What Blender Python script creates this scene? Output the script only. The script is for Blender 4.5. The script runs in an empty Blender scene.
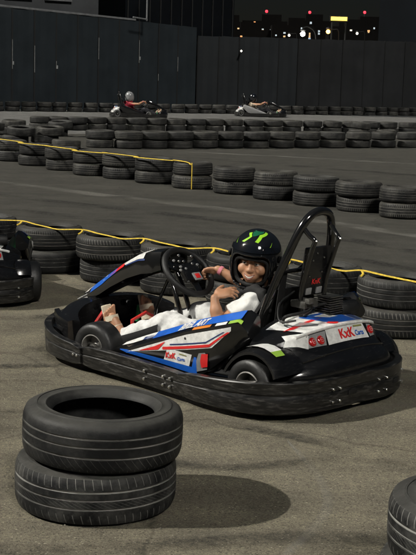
import bpy, bmesh, math, random
import numpy as np
from mathutils import Vector, Matrix, Euler
from mathutils.geometry import tessellate_polygon
random.seed(7)
R = math.radians
SC = bpy.context.scene
COL = SC.collection

# ------------------------------------------------------------------ camera
cam_data = bpy.data.cameras.new('camera')
cam_data.sensor_fit = 'HORIZONTAL'
cam_data.sensor_width = 36.0
cam_data.lens = 36.0 * 1234.0 / 416.0
cam_data.clip_start = 0.05
cam_data.clip_end = 4000.0
camera = bpy.data.objects.new('camera', cam_data)
COL.objects.link(camera)
PITCH = math.atan(202.0 / 1234.0)
camera.matrix_world = (Matrix.Translation((0, 0, 1.5))
                       @ Euler((math.pi / 2 - PITCH, 0, 0)).to_matrix().to_4x4()
                       @ Matrix.Rotation(R(1.7), 4, 'Z'))
SC.camera = camera

# ------------------------------------------------------------------ light
SUN_TRAVEL = Vector((1.0, 0.10, -0.84)).normalized()      # floodlight side: far left, about 40 degrees up
world = bpy.data.worlds.new('World')
SC.world = world
world.use_nodes = True
wn = world.node_tree.nodes
wl = world.node_tree.links
wn.clear()
w_out = wn.new('ShaderNodeOutputWorld')
w_bg = wn.new('ShaderNodeBackground')
w_sky = wn.new('ShaderNodeTexSky')
w_sky.sky_type = 'NISHITA'
w_sky.sun_disc = False
w_sky.sun_elevation = math.asin(-SUN_TRAVEL.z)
w_sky.sun_rotation = math.atan2(-SUN_TRAVEL.x, -SUN_TRAVEL.y)
w_geo = wn.new('ShaderNodeTexCoord')
w_sep = wn.new('ShaderNodeSeparateXYZ')
wl.new(w_geo.outputs['Generated'], w_sep.inputs[0])
# night sky: nearly black at the horizon, a faint lit veil overhead from the track's own floodlights
w_ramp = wn.new('ShaderNodeValToRGB')
w_ramp.color_ramp.elements[0].position = 0.10
w_ramp.color_ramp.elements[0].color = (0.045, 0.043, 0.043, 1)
w_ramp.color_ramp.elements[1].position = 0.75
w_ramp.color_ramp.elements[1].color = (0.36, 0.34, 0.29, 1)
wl.new(w_sep.outputs['Z'], w_ramp.inputs['Fac'])
w_mul = wn.new('ShaderNodeMixRGB')
w_mul.blend_type = 'MULTIPLY'
w_mul.inputs['Fac'].default_value = 1.0
wl.new(w_sky.outputs['Color'], w_mul.inputs['Color1'])
wl.new(w_ramp.outputs['Color'], w_mul.inputs['Color2'])
# glare of the second bank of floodlights high behind the photographer
GLARE = Vector((0.34, -0.94, 0.86)).normalized()
w_dot = wn.new('ShaderNodeVectorMath')
w_dot.operation = 'DOT_PRODUCT'
wl.new(w_geo.outputs['Generated'], w_dot.inputs[0])
w_dot.inputs[1].default_value = GLARE
w_mr = wn.new('ShaderNodeMapRange')
w_mr.inputs['From Min'].default_value = math.cos(R(4.6))
w_mr.inputs['From Max'].default_value = math.cos(R(3.2))
w_mr.inputs['To Max'].default_value = 2600.0
wl.new(w_dot.outputs['Value'], w_mr.inputs['Value'])
w_tint = wn.new('ShaderNodeMixRGB')
w_tint.blend_type = 'MULTIPLY'
w_tint.inputs['Fac'].default_value = 1.0
w_tint.inputs['Color1'].default_value = (1.0, 0.965, 0.89, 1)
wl.new(w_mr.outputs['Result'], w_tint.inputs['Color2'])
w_add = wn.new('ShaderNodeMixRGB')
w_add.blend_type = 'ADD'
w_add.inputs['Fac'].default_value = 1.0
wl.new(w_mul.outputs['Color'], w_add.inputs['Color1'])
wl.new(w_tint.outputs['Color'], w_add.inputs['Color2'])
wl.new(w_add.outputs['Color'], w_bg.inputs['Color'])
w_bg.inputs['Strength'].default_value = 0.05
wl.new(w_bg.outputs['Background'], w_out.inputs['Surface'])

sun_data = bpy.data.lights.new('sun', 'SUN')
sun_data.energy = 4.4
sun_data.angle = R(0.6)
sun_data.color = (1.0, 0.965, 0.88)
sun = bpy.data.objects.new('sun', sun_data)
COL.objects.link(sun)
sun.rotation_euler = SUN_TRAVEL.to_track_quat('-Z', 'Y').to_euler()
sun.location = (-20, 0, 20)

SC.view_settings.view_transform = 'Standard'
SC.view_settings.look = 'None'
SC.view_settings.exposure = 0.0
SC.view_settings.gamma = 1.0
SC.view_settings.use_curve_mapping = False

# ------------------------------------------------------------------ materials
def new_mat(name):
    m = bpy.data.materials.new(name)
    m.use_nodes = True
    nt = m.node_tree
    b = nt.nodes['Principled BSDF']
    return m, nt, b

def mat(name, col, rough=0.5, metal=0.0, var=0.15, scale=8.0, bump=0.0, bscale=60.0, coat=0.0, rvar=0.12, sheen=0.0):
    """plain material with noise in colour, gloss and relief"""
    m, nt, b = new_mat(name)
    N, Lk = nt.nodes, nt.links
    tc = N.new('ShaderNodeTexCoord')
    no = N.new('ShaderNodeTexNoise')
    no.inputs['Scale'].default_value = scale
    no.inputs['Detail'].default_value = 6
    no.inputs['Roughness'].default_value = 0.65
    Lk.new(tc.outputs['Object'], no.inputs['Vector'])
    cr = N.new('ShaderNodeValToRGB')
    cr.color_ramp.elements[0].position = 0.3
    cr.color_ramp.elements[1].position = 0.7
    cr.color_ramp.elements[0].color = tuple(c * (1 - var) for c in col) + (1,)
    cr.color_ramp.elements[1].color = tuple(min(1, c * (1 + var)) for c in col) + (1,)
    Lk.new(no.outputs['Fac'], cr.inputs['Fac'])
    Lk.new(cr.outputs['Color'], b.inputs['Base Color'])
    mr = N.new('ShaderNodeMapRange')
    mr.inputs['To Min'].default_value = max(0.02, rough - rvar)
    mr.inputs['To Max'].default_value = min(1, rough + rvar)
    Lk.new(no.outputs['Fac'], mr.inputs['Value'])
    Lk.new(mr.outputs['Result'], b.inputs['Roughness'])
    b.inputs['Metallic'].default_value = metal
    b.inputs['Coat Weight'].default_value = coat
    b.inputs['Coat Roughness'].default_value = 0.08
    if sheen:
        b.inputs['Sheen Weight'].default_value = sheen
    if bump:
        n2 = N.new('ShaderNodeTexNoise')
        n2.inputs['Scale'].default_value = bscale
        n2.inputs['Detail'].default_value = 4
        Lk.new(tc.outputs['Object'], n2.inputs['Vector'])
        bp = N.new('ShaderNodeBump')
        bp.inputs['Strength'].default_value = bump
        bp.inputs['Distance'].default_value = 0.004
        Lk.new(n2.outputs['Fac'], bp.inputs['Height'])
        Lk.new(bp.outputs['Normal'], b.inputs['Normal'])
    return m

def emit_mat(name, col, strength):
    m, nt, b = new_mat(name)
    b.inputs['Base Color'].default_value = col + (1,)
    b.inputs['Emission Color'].default_value = col + (1,)
    b.inputs['Emission Strength'].default_value = strength
    return m

def asphalt(name, c0, c1, streak_dir=0.0, streak=0.35, grain=1.0, stain=0.5):
    m, nt, b = new_mat(name)
    N, Lk = nt.nodes, nt.links
    tc = N.new('ShaderNodeTexCoord')
    def noise(scale, detail=5, rough=0.6, vec=None):
        n = N.new('ShaderNodeTexNoise')
        n.inputs['Scale'].default_value = scale
        n.inputs['Detail'].default_value = detail
        n.inputs['Roughness'].default_value = rough
        Lk.new(vec if vec else tc.outputs['Object'], n.inputs['Vector'])
        return n.outputs['Fac']
    def ramp(fac, a, bb, p0=0.3, p1=0.7):
        r = N.new('ShaderNodeValToRGB')
        r.color_ramp.elements[0].position = p0
        r.color_ramp.elements[1].position = p1
        r.color_ramp.elements[0].color = a + (1,)
        r.color_ramp.elements[1].color = bb + (1,)
        Lk.new(fac, r.inputs['Fac'])
        return r.outputs['Color']
    def mult(a, bb, f=1.0):
        x = N.new('ShaderNodeMixRGB')
        x.blend_type = 'MULTIPLY'
        x.inputs['Fac'].default_value = f
        Lk.new(a, x.inputs['Color1'])
        Lk.new(bb, x.inputs['Color2'])
        return x.outputs['Color']
    base = ramp(noise(1.3, 6, 0.62), c0, c1, 0.25, 0.75)
    # stones and sand of the wearing course
    vo = N.new('ShaderNodeTexVoronoi')
    vo.inputs['Scale'].default_value = 250.0
    Lk.new(tc.outputs['Object'], vo.inputs['Vector'])
    vs = N.new('ShaderNodeSeparateColor')
    Lk.new(vo.outputs['Color'], vs.inputs[0])
    stones = ramp(vs.outputs[0], (0.50, 0.50, 0.51), (1.62, 1.59, 1.50), 0.02, 0.99)
    base = mult(base, stones, 0.75 * grain)
    base = mult(base, ramp(noise(38, 6, 0.75), (0.70, 0.70, 0.70), (1.25, 1.24, 1.20), 0.32, 0.70), 0.7 * grain)
    base = mult(base, ramp(noise(4.2, 7, 0.7), (0.70, 0.70, 0.71), (1.22, 1.21, 1.18), 0.34, 0.68), 0.8)
    v2 = N.new('ShaderNodeTexVoronoi')
    v2.inputs['Scale'].default_value = 85.0
    Lk.new(tc.outputs['Object'], v2.inputs['Vector'])
    v2s = N.new('ShaderNodeSeparateColor')
    Lk.new(v2.outputs['Color'], v2s.inputs[0])
    core = ramp(v2.outputs['Distance'], (1, 1, 1), (0, 0, 0), 0.22, 0.34)
    pick = ramp(v2s.outputs[1], (0, 0, 0), (1, 1, 1), 0.86, 0.88)
    dark = ramp(v2s.outputs[2], (1, 1, 1), (0, 0, 0), 0.12, 0.14)
    def blend(fac_a, fac_b, col_in, col):
        k = mult(fac_a, fac_b)
        x = N.new('ShaderNodeMixRGB')
        Lk.new(k, x.inputs['Fac'])
        Lk.new(col_in, x.inputs['Color1'])
        x.inputs['Color2'].default_value = col + (1,)
        return x.outputs['Color']
    base = blend(core, pick, base, tuple(c * 1.9 for c in c1))
    base = blend(core, dark, base, tuple(c * 0.45 for c in c0))
    # fine cracks
    wv = N.new('ShaderNodeTexVoronoi')
    wv.feature = 'DISTANCE_TO_EDGE'
    wv.inputs['Scale'].default_value = 0.55
    wadd = N.new('ShaderNodeMixRGB')
    wadd.blend_type = 'ADD'
    wadd.inputs['Fac'].default_value = 0.35
    wno = N.new('ShaderNodeTexNoise')
    wno.inputs['Scale'].default_value = 3.0
    wno.inputs['Detail'].default_value = 7
    Lk.new(tc.outputs['Object'], wno.inputs['Vector'])
    Lk.new(tc.outputs['Object'], wadd.inputs['Color1'])
    Lk.new(wno.outputs['Color'], wadd.inputs['Color2'])
    Lk.new(wadd.outputs['Color'], wv.inputs['Vector'])
    base = mult(base, ramp(wv.outputs['Distance'], (0.35, 0.35, 0.36), (1, 1, 1), 0.0018, 0.006), 0.6)
    # rubber dragged along the driving direction
    mp = N.new('ShaderNodeMapping')
    mp.inputs['Rotation'].default_value = (0, 0, streak_dir)
    mp.inputs['Scale'].default_value = (0.16, 3.4, 1.0)
    Lk.new(tc.outputs['Object'], mp.inputs['Vector'])
    base = mult(base, ramp(noise(1.0, 5, 0.6, mp.outputs['Vector']), (0.52, 0.52, 0.54), (1.12, 1.11, 1.10), 0.36, 0.58), streak)
    # oil and water stains
    base = mult(base, ramp(noise(0.9, 3, 0.5), (0.45, 0.45, 0.47), (1.0, 1.0, 1.0), 0.30, 0.40), stain)
    Lk.new(base, b.inputs['Base Color'])
    rr = N.new('ShaderNodeMapRange')
    rr.inputs['To Min'].default_value = 0.70
    rr.inputs['To Max'].default_value = 0.98
    Lk.new(noise(6, 4), rr.inputs['Value'])
    Lk.new(rr.outputs['Result'], b.inputs['Roughness'])
    b.inputs['Specular IOR Level'].default_value = 0.25
    bp = N.new('ShaderNodeBump')
    bp.inputs['Strength'].default_value = 0.40
    bp.inputs['Distance'].default_value = 0.003
    Lk.new(vo.outputs['Distance'], bp.inputs['Height'])
    bp2 = N.new('ShaderNodeBump')
    bp2.inputs['Strength'].default_value = 0.3
    bp2.inputs['Distance'].default_value = 0.006
    Lk.new(noise(30, 6, 0.7), bp2.inputs['Height'])
    Lk.new(bp.outputs['Normal'], bp2.inputs['Normal'])
    Lk.new(bp2.outputs['Normal'], b.inputs['Normal'])
    return m

def tyre_mat(name, base, dust, lines, sipes, dustiness=0.5, shoulder=True):
    """old rubber: UV.x runs round the tyre (0..1), UV.y across it (-1..1, tread inside +-0.7)"""
    m, nt, b = new_mat(name)
    N, Lk = nt.nodes, nt.links
    tc = N.new('ShaderNodeTexCoord')
    sep = N.new('ShaderNodeSeparateXYZ')
    Lk.new(tc.outputs['UV'], sep.inputs[0])
    def math_(op, a, bb=None, clamp=False):
        n = N.new('ShaderNodeMath')
        n.operation = op
        n.use_clamp = clamp
        for i, v in enumerate((a, bb)):
            if v is None:
                continue
            if isinstance(v, (int, float)):
                n.inputs[i].default_value = v
            else:
                Lk.new(v, n.inputs[i])
        return n.outputs[0]
    u, v = sep.outputs['X'], sep.outputs['Y']
    def nz(scale, detail=5, rough=0.6, vec=None):
        n = N.new('ShaderNodeTexNoise')
        n.inputs['Scale'].default_value = scale
        n.inputs['Detail'].default_value = detail
        n.inputs['Roughness'].default_value = rough
        Lk.new(vec or tc.outputs['Object'], n.inputs['Vector'])
        return n.outputs['Fac']
    warp = math_('MULTIPLY', math_('SUBTRACT', nz(9, 3), 0.5), 0.02)
    vv = math_('ADD', v, warp)
    mask = None
    height = None
    for c, wd, st in lines:                       # dust caught in the grooves round the tread
        d = math_('ABSOLUTE', math_('SUBTRACT', vv, c))
        a = math_('SUBTRACT', 1.0, math_('DIVIDE', d, wd), True)
        a = math_('MULTIPLY', math_('MULTIPLY', a, 2.0, True), st)
        mask = a if mask is None else math_('MAXIMUM', mask, a)
    for n_, v0, v1, wd, slant, st in sipes:         # cross cuts in the shoulder blocks
        uu = math_('ADD', math_('MULTIPLY', u, n_), math_('MULTIPLY', v, slant))
        fr = math_('ABSOLUTE', math_('SUBTRACT', math_('FRACT', uu), 0.5))
        a = math_('LESS_THAN', fr, wd)
        inside = math_('MULTIPLY', math_('GREATER_THAN', v, v0), math_('LESS_THAN', v, v1))
        a = math_('MULTIPLY', math_('MULTIPLY', a, inside), st)
        mask = a if mask is None else math_('MAXIMUM', mask, a)
    patch = N.new('ShaderNodeMapRange')
    patch.inputs['From Min'].default_value = 0.35
    patch.inputs['From Max'].default_value = 0.65
    patch.inputs['To Min'].default_value = 0.2
    Lk.new(nz(5, 4), patch.inputs['Value'])
    linemask = math_('MULTIPLY', mask, patch.outputs['Result'], True) if mask is not None else None
    dn = N.new('ShaderNodeMapRange')
    dn.inputs['From Min'].default_value = 0.46
    dn.inputs['From Max'].default_value = 0.70
    dn.inputs['To Max'].default_value = dustiness
    Lk.new(nz(7, 8, 0.72), dn.inputs['Value'])
    oi = N.new('ShaderNodeObjectInfo')
    tone = N.new('ShaderNodeMapRange')
    tone.inputs['To Min'].default_value = 0.65
    tone.inputs['To Max'].default_value = 1.45
    Lk.new(oi.outputs['Random'], tone.inputs['Value'])
    c1 = N.new('ShaderNodeMixRGB')
    c1.inputs['Color1'].default_value = base + (1,)
    c1.inputs['Color2'].default_value = dust + (1,)
    Lk.new(math_('MULTIPLY', dn.outputs['Result'], tone.outputs['Result'], True), c1.inputs['Fac'])
    col = c1.outputs['Color']
    # settled dust on what faces up
    ge = N.new('ShaderNodeNewGeometry')
    gs = N.new('ShaderNodeSeparateXYZ')
    Lk.new(ge.outputs['Normal'], gs.inputs[0])
    up = N.new('ShaderNodeMapRange')
    up.inputs['From Min'].default_value = 0.25
    up.inputs['From Max'].default_value = 1.0
    up.inputs['To Max'].default_value = 0.75
    Lk.new(gs.outputs['Z'], up.inputs['Value'])
    upn = math_('MULTIPLY', up.outputs['Result'], math_('MULTIPLY', nz(11, 6, 0.7), 1.5), True)
    c2 = N.new('ShaderNodeMixRGB')
    Lk.new(upn, c2.inputs['Fac'])
    Lk.new(col, c2.inputs['Color1'])
    c2.inputs['Color2'].default_value = tuple(x * k for x, k in zip(dust, (1.35, 1.33, 1.27))) + (1,)
    col = c2.outputs['Color']
    if linemask is not None:
        c3 = N.new('ShaderNodeMixRGB')
        Lk.new(linemask, c3.inputs['Fac'])
        Lk.new(col, c3.inputs['Color1'])
        c3.inputs['Color2'].default_value = tuple(min(1, x * 5.5) for x in dust) + (1,)
        col = c3.outputs['Color']
    Lk.new(col, b.inputs['Base Color'])
    b.inputs['Roughness'].default_value = 0.58
    b.inputs['Specular IOR Level'].default_value = 0.22
    bp = N.new('ShaderNodeBump')
    bp.inputs['Strength'].default_value = 0.35
    bp.inputs['Distance'].default_value = 0.004
    h = nz(70, 4, 0.6)
    if mask is not None:
        h = math_('SUBTRACT', h, math_('MULTIPLY', mask, 1.2))
    Lk.new(h, bp.inputs['Height'])
    Lk.new(bp.outputs['Normal'], b.inputs['Normal'])
    return m

def scuffed(name, col, rough, scuff, stretch=(3, 3, 40), amount=0.5, relief=0.02):
    """black moulded plastic with pale rubbing marks"""
    m, nt, b = new_mat(name)
    N, Lk = nt.nodes, nt.links
    tc = N.new('ShaderNodeTexCoord')
    mp = N.new('ShaderNodeMapping')
    mp.inputs['Scale'].default_value = stretch
    Lk.new(tc.outputs['Object'], mp.inputs['Vector'])
    n1 = N.new('ShaderNodeTexNoise')
    n1.inputs['Scale'].default_value = 2.2
    n1.inputs['Detail'].default_value = 9
    n1.inputs['Roughness'].default_value = 0.72
    Lk.new(mp.outputs['Vector'], n1.inputs['Vector'])
    cr = N.new('ShaderNodeValToRGB')
    e = cr.color_ramp.elements
    e[0].position = 0.50
    e[0].color = col + (1,)
    e[1].position = 0.74
    e[1].color = tuple(c + (s - c) * amount for c, s in zip(col, scuff)) + (1,)
    Lk.new(n1.outputs['Fac'], cr.inputs['Fac'])
    n2 = N.new('ShaderNodeTexNoise')
    n2.inputs['Scale'].default_value = 5
    n2.inputs['Detail'].default_value = 6
    Lk.new(tc.outputs['Object'], n2.inputs['Vector'])
    du = N.new('ShaderNodeMixRGB')
    du.blend_type = 'ADD'
    dm = N.new('ShaderNodeMapRange')
    dm.inputs['From Min'].default_value = 0.45
    dm.inputs['From Max'].default_value = 0.85
    dm.inputs['To Max'].default_value = 0.13
    Lk.new(n2.outputs['Fac'], dm.inputs['Value'])
    Lk.new(dm.outputs['Result'], du.inputs['Fac'])
    Lk.new(cr.outputs['Color'], du.inputs['Color1'])
    du.inputs['Color2'].default_value = tuple(0.35 * s for s in scuff) + (1,)
    Lk.new(du.outputs['Color'], b.inputs['Base Color'])
    mr = N.new('ShaderNodeMapRange')
    mr.inputs['From Min'].default_value = 0.3
    mr.inputs['From Max'].default_value = 0.7
    mr.inputs['To Min'].default_value = rough - 0.05
    mr.inputs['To Max'].default_value = rough + 0.14
    Lk.new(n1.outputs['Fac'], mr.inputs['Value'])
    Lk.new(mr.outputs['Result'], b.inputs['Roughness'])
    bp = N.new('ShaderNodeBump')
    bp.inputs['Strength'].default_value = relief
    bp.inputs['Distance'].default_value = 0.003
    Lk.new(n1.outputs['Fac'], bp.inputs['Height'])
    Lk.new(bp.outputs['Normal'], b.inputs['Normal'])
    return m

M = {}
M['paddock'] = asphalt('dusty asphalt', (0.108, 0.099, 0.075), (0.158, 0.145, 0.112), R(45), 0.45, 1.0, 0.45)
M['lane'] = asphalt('rubbered and dimmed track asphalt', (0.036, 0.035, 0.0305), (0.054, 0.0525, 0.046), R(-30), 0.5, 0.8, 0.4)  # rubber tone plus floodlight fall-off with distance, both put into the colour
M['strip'] = asphalt('asphalt with painted floodlight', (0.085, 0.086, 0.085), (0.15, 0.15, 0.148), R(20), 0.5, 0.8, 0.6)  # floodlight on the far strip is painted in as a paler colour
RB = (0.0062, 0.0066, 0.0072)
DU = (0.057, 0.0565, 0.053)
M['tyre_a'] = tyre_mat('smooth shouldered tyre', RB, DU, [(-0.30, .020, .85), (0.10, .020, .85), (0.42, .020, .7)], [(64, -0.80, -0.34, .045, 2.5, .22), (64, -0.98, -0.80, .06, 0.6, .3)], 0.55)
M['tyre_b'] = tyre_mat('block shouldered tyre', RB, DU, [(-0.28, .020, .85), (0.08, .020, .85), (0.40, .032, .95)], [(60, 0.50, 0.92, .04, 0.5, .48), (60, -0.92, -0.50, .05, 0.6, .32), (76, -0.26, 0.06, .06, 7.0, .22)], 0.8)
M['tyre_c'] = tyre_mat('worn grey tyre', (0.0105, 0.0108, 0.011), (0.058, 0.056, 0.050), [(-0.35, .03, .55), (0.0, .03, .55), (0.35, .03, .55)], [(70, 0.42, 0.85, .09, 0.8, .4), (70, -0.85, -0.42, .09, 0.8, .4)], 0.6)
M['tyre_d'] = tyre_mat('bald grey tyre', (0.0095, 0.0098, 0.010), (0.052, 0.050, 0.045), [(-0.5, .03, .4), (-0.2, .025, .5), (0.1, .025, .5), (0.45, .03, .4)], [(90, 0.40, 0.8, .08, 0.5, .3)], 0.55)
M['tyre_e'] = tyre_mat('dull block tyre', (0.009, 0.0092, 0.0095), DU, [(-0.28, .03, .35), (0.08, .03, .35), (0.40, .03, .4)], [(60, 0.50, 0.92, .05, 0.5, .25), (60, -0.92, -0.50, .05, 0.6, .2)], 0.5)
M['tyre_f'] = tyre_mat('dull smooth tyre', (0.0085, 0.0088, 0.009), DU, [(-0.30, .03, .4), (0.10, .03, .3), (0.42, .03, .35)], [], 0.42)
M['kart_tyre'] = mat('slick kart rubber', (0.010, 0.010, 0.010), 0.5, 0, 0.4, 14, 0.25, 90)
M['bumper'] = scuffed('scuffed black bumper plastic', (0.0055, 0.0055, 0.0055), 0.30, (0.17, 0.16, 0.145), (7, 7, 46), 0.40, 0.03)
M['black'] = scuffed('black bodywork plastic', (0.006, 0.006, 0.0065), 0.17, (0.08, 0.08, 0.075), (9, 9, 60), 0.10, 0.0)
M['gloss_black'] = mat('gloss black paint', (0.006, 0.006, 0.006), 0.16, 0, 0.2, 6, 0, 1, 0.6, 0.06)
M['matte_black'] = mat('matte black', (0.005, 0.005, 0.005), 0.6, 0, 0.3, 20, 0.2, 120)
M['steel_black'] = mat('black enamelled steel tube', (0.007, 0.007, 0.007), 0.14, 0.0, 0.25, 10, 0, 1, 0.8, 0.06)
M['white'] = mat('white decal vinyl', (0.64, 0.64, 0.62), 0.38, 0, 0.24, 34)
M['blue'] = mat('blue decal vinyl', (0.012, 0.10, 0.46), 0.35, 0, 0.12, 22)
M['navy'] = mat('navy decal vinyl', (0.02, 0.04, 0.14), 0.35, 0, 0.12, 22)
M['red'] = mat('red decal vinyl', (0.62, 0.022, 0.022), 0.38, 0, 0.12, 22)
M['orange'] = mat('orange decal vinyl', (0.55, 0.17, 0.02), 0.4, 0, 0.15, 22)
M['green_decal'] = mat('lime decal vinyl', (0.25, 0.42, 0.05), 0.4, 0, 0.15, 22)
M['grey_decal'] = mat('grey decal vinyl', (0.22, 0.22, 0.22), 0.4, 0, 0.2, 40)
M['olive'] = mat('olive decal print', (0.22, 0.22, 0.08), 0.4, 0, 0.2, 40)
M['lens_red'] = mat('red lamp lens', (0.45, 0.012, 0.012), 0.18, 0, 0.2, 60, 0.3, 160, 0.5)
M['metal'] = mat('dull bare metal', (0.34, 0.33, 0.31), 0.42, 0.9, 0.3, 18, 0.1, 60)
M['bright_metal'] = mat('bright bolt steel', (0.62, 0.61, 0.58), 0.28, 1.0, 0.2, 30)
M['engine'] = mat('grimy engine alloy', (0.09, 0.088, 0.08), 0.5, 0.6, 0.5, 25, 0.2, 60)
M['rope'] = mat('yellow rope', (0.62, 0.44, 0.045), 0.75, 0, 0.3, 60, 0.5, 300)
M['floor_pan'] = mat('scratched floor pan', (0.05, 0.05, 0.05), 0.45, 0.5, 0.5, 12)
M['red_plastic'] = mat('red pedal plastic', (0.48, 0.03, 0.025), 0.4, 0, 0.2, 30)
M['green_plastic'] = mat('green pedal plastic', (0.02, 0.20, 0.07), 0.4, 0, 0.2, 30)
M['fence_left'] = mat('slate sheet fence in dimmed paint', (0.0165, 0.0215, 0.0255), 0.6, 0, 0.22, 0.9, 0.15, 3)  # paint colour also carries the dimming of light with distance
M['fence_right'] = mat('charcoal sheet fence in dimmed paint', (0.0205, 0.0215, 0.0230), 0.65, 0, 0.25, 0.8, 0.15, 3)  # floodlight fade this far off is put into the paint colour
for _k in ('fence_left', 'fence_right'):
    M[_k].node_tree.nodes['Principled BSDF'].inputs['Specular IOR Level'].default_value = 0.15
M['fence_seam'] = mat('dark fence seam strip', (0.003, 0.0035, 0.004), 0.7, 0, 0.2, 3)
M['pale_gap'] = mat('pale chipped edge', (0.22, 0.23, 0.23), 0.7, 0, 0.4, 6)
M['rail'] = mat('pale fence cap rail', (0.13, 0.135, 0.14), 0.6, 0, 0.35, 4)
M['dark_wall'] = mat('dark shed cladding', (0.0045, 0.0055, 0.007), 0.85, 0, 0.25, 0.6)
M['dark_wall'].node_tree.nodes['Principled BSDF'].inputs['Specular IOR Level'].default_value = 0.05
M['city_wall'] = mat('far concrete wall', (0.0048, 0.0044, 0.0042), 0.9, 0, 0.3, 0.05)
M['city_wall'].node_tree.nodes['Principled BSDF'].inputs['Specular IOR Level'].default_value = 0.05
M['fence_mid'] = mat('blue sheet fence in dimmed paint', (0.0085, 0.0110, 0.0135), 0.65, 0, 0.25, 0.8, 0.15, 3)  # distance dimming of the floodlights is mixed into this blue
M['grey_wall'] = mat('grey rendered wall', (0.045, 0.048, 0.052), 0.85, 0, 0.3, 0.7)

# ------------------------------------------------------------------ mesh helpers
class MB:
    def __init__(self):
        self.v, self.f, self.uv, self.mi = [], [], None, None
    def add(self, verts, faces):
        o = len(self.v)
        self.v.extend([tuple(p) for p in verts])
        self.f.extend([tuple(i + o for i in f) for f in faces])
        return self
    def box(self, c, s, rot=None, bev=0.0):
        bm = bmesh.new()
        bmesh.ops.create_cube(bm, size=1.0)
        for v in bm.verts:
            v.co = Vector((v.co.x * s[0], v.co.y * s[1], v.co.z * s[2]))
        if bev > 0:
            bmesh.ops.bevel(bm, geom=list(bm.edges), offset=bev, segments=2, profile=0.6, affect='EDGES', clamp_overlap=True)
        mt = Matrix.Translation(c) @ (rot.to_4x4() if rot is not None else Matrix.Identity(4))
        bm.verts.index_update()
        vs = [mt @ v.co for v in bm.verts]
        fs = [[v.index for v in f.verts] for f in bm.faces]
        bm.free()
        return self.add(vs, fs)
    def tube(self, pts, rad, n=12, closed=False, caps=True, squash=None):
        pts = [Vector(p) for p in pts]
        k = len(pts)
        rads = rad if isinstance(rad, (list, tuple)) else [rad] * k
        T = []
        for i in range(k):
            if closed:
                t = pts[(i + 1) % k] - pts[i - 1]
            else:
                t = pts[min(i + 1, k - 1)] - pts[max(i - 1, 0)]
            T.append(t.normalized())
        up = Vector((0, 0, 1)) if abs(T[0].z) < 0.9 else Vector((1, 0, 0))
        nrm = (up - T[0] * up.dot(T[0])).normalized()
        vs = []
        for i in range(k):
            nrm = (nrm - T[i] * nrm.dot(T[i]))
            if nrm.length < 1e-6:
                nrm = T[i].orthogonal()
            nrm.normalize()
            bi = T[i].cross(nrm)
            for j in range(n):
                a = 2 * math.pi * j / n
                sx, sy = (1, 1) if squash is None else squash
                vs.append(pts[i] + (nrm * math.cos(a) * sx + bi * math.sin(a) * sy) * rads[i])
        fs = []
        m = k if closed else k - 1
        for i in range(m):
            for j in range(n):
                a, b2 = i * n + j, i * n + (j + 1) % n
                c, d = ((i + 1) % k) * n + (j + 1) % n, ((i + 1) % k) * n + j
                fs.append((a, b2, c, d))
        if caps and not closed:
            fs.append(tuple(reversed(range(n))))
            fs.append(tuple(range((k - 1) * n, k * n)))
        return self.add(vs, fs)
    def loft(self, secs, closed_sec=True, caps=True, closed_path=False):
        n = len(secs[0])
        k = len(secs)
        vs = [p for s_ in secs for p in s_]
        fs = []
        for i in range(k if closed_path else k - 1):
            for j in range(n if closed_sec else n - 1):
                a, b2 = i * n + j, i * n + (j + 1) % n
                i2 = (i + 1) % k
                fs.append((a, b2, i2 * n + (j + 1) % n, i2 * n + j))
        if caps and closed_sec and not closed_path:
            fs.append(tuple(reversed(range(n))))
            fs.append(tuple(range((k - 1) * n, k * n)))
        return self.add(vs, fs)
    def lathe(self, prof, n=32, axis='Z', c=(0, 0, 0), mat3=None, closed=False):
        secs = []
        for i in range(n):
            a = 2 * math.pi * i / n
            s_ = []
            for r, z in prof:
                p = Vector((r * math.cos(a), r * math.sin(a), z))
                if axis == 'Y':
                    p = Vector((r * math.cos(a), z, r * math.sin(a)))
                elif axis == 'X':
                    p = Vector((z, r * math.cos(a), r * math.sin(a)))
                if mat3 is not None:
                    p = mat3 @ p
                s_.append(p + Vector(c))
            secs.append(s_)
        return self.loft(secs, closed_sec=closed, caps=False, closed_path=True)
    def mesh(self, name, mats, smooth=True, angle=38):
        me = bpy.data.meshes.new(name)
        me.from_pydata([tuple(p) for p in self.v], [], self.f)
        for m_ in (mats if isinstance(mats, (list, tuple)) else [mats]):
            me.materials.append(m_)
        bm = bmesh.new()
        bm.from_mesh(me)
        bmesh.ops.recalc_face_normals(bm, faces=bm.faces)
        bm.to_mesh(me)
        bm.free()
        if smooth:
            me.polygons.foreach_set('use_smooth', [True] * len(me.polygons))
            me.set_sharp_from_angle(angle=R(angle))
        me.update()
        return me

def link(name, me, parent=None):
    o = bpy.data.objects.new(name, me)
    COL.objects.link(o)
    if parent is not None:
        o.parent = parent
    return o

def part(name, mb, m, parent, smooth=True, label=None, angle=38):
    o = link(name, mb.mesh(name, m, smooth, angle) if isinstance(mb, MB) else mb, parent)
    if label:
        o['label'] = label
    return o

def tag(o, label, cat, group=None, kind=None):
    if label:
        o['label'] = label
    if cat:
        o['category'] = cat
    if group:
        o['group'] = group
    if kind:
        o['kind'] = kind
    return o

def thing(name, label, cat, loc=(0, 0, 0), rz=0.0, group=None):
    o = bpy.data.objects.new(name, None)
    o.empty_display_size = 0.2
    COL.objects.link(o)
    o.location = loc
    o.rotation_euler = (0, 0, rz)
    return tag(o, label, cat, group)

def copy_tree(o, parent=None):
    kids = [c for c in bpy.data.objects if c.parent == o]
    c = o.copy()
    COL.objects.link(c)
    if parent is not None:
        c.parent = parent
    for k in kids:
        copy_tree(k, c)
    return c

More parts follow.
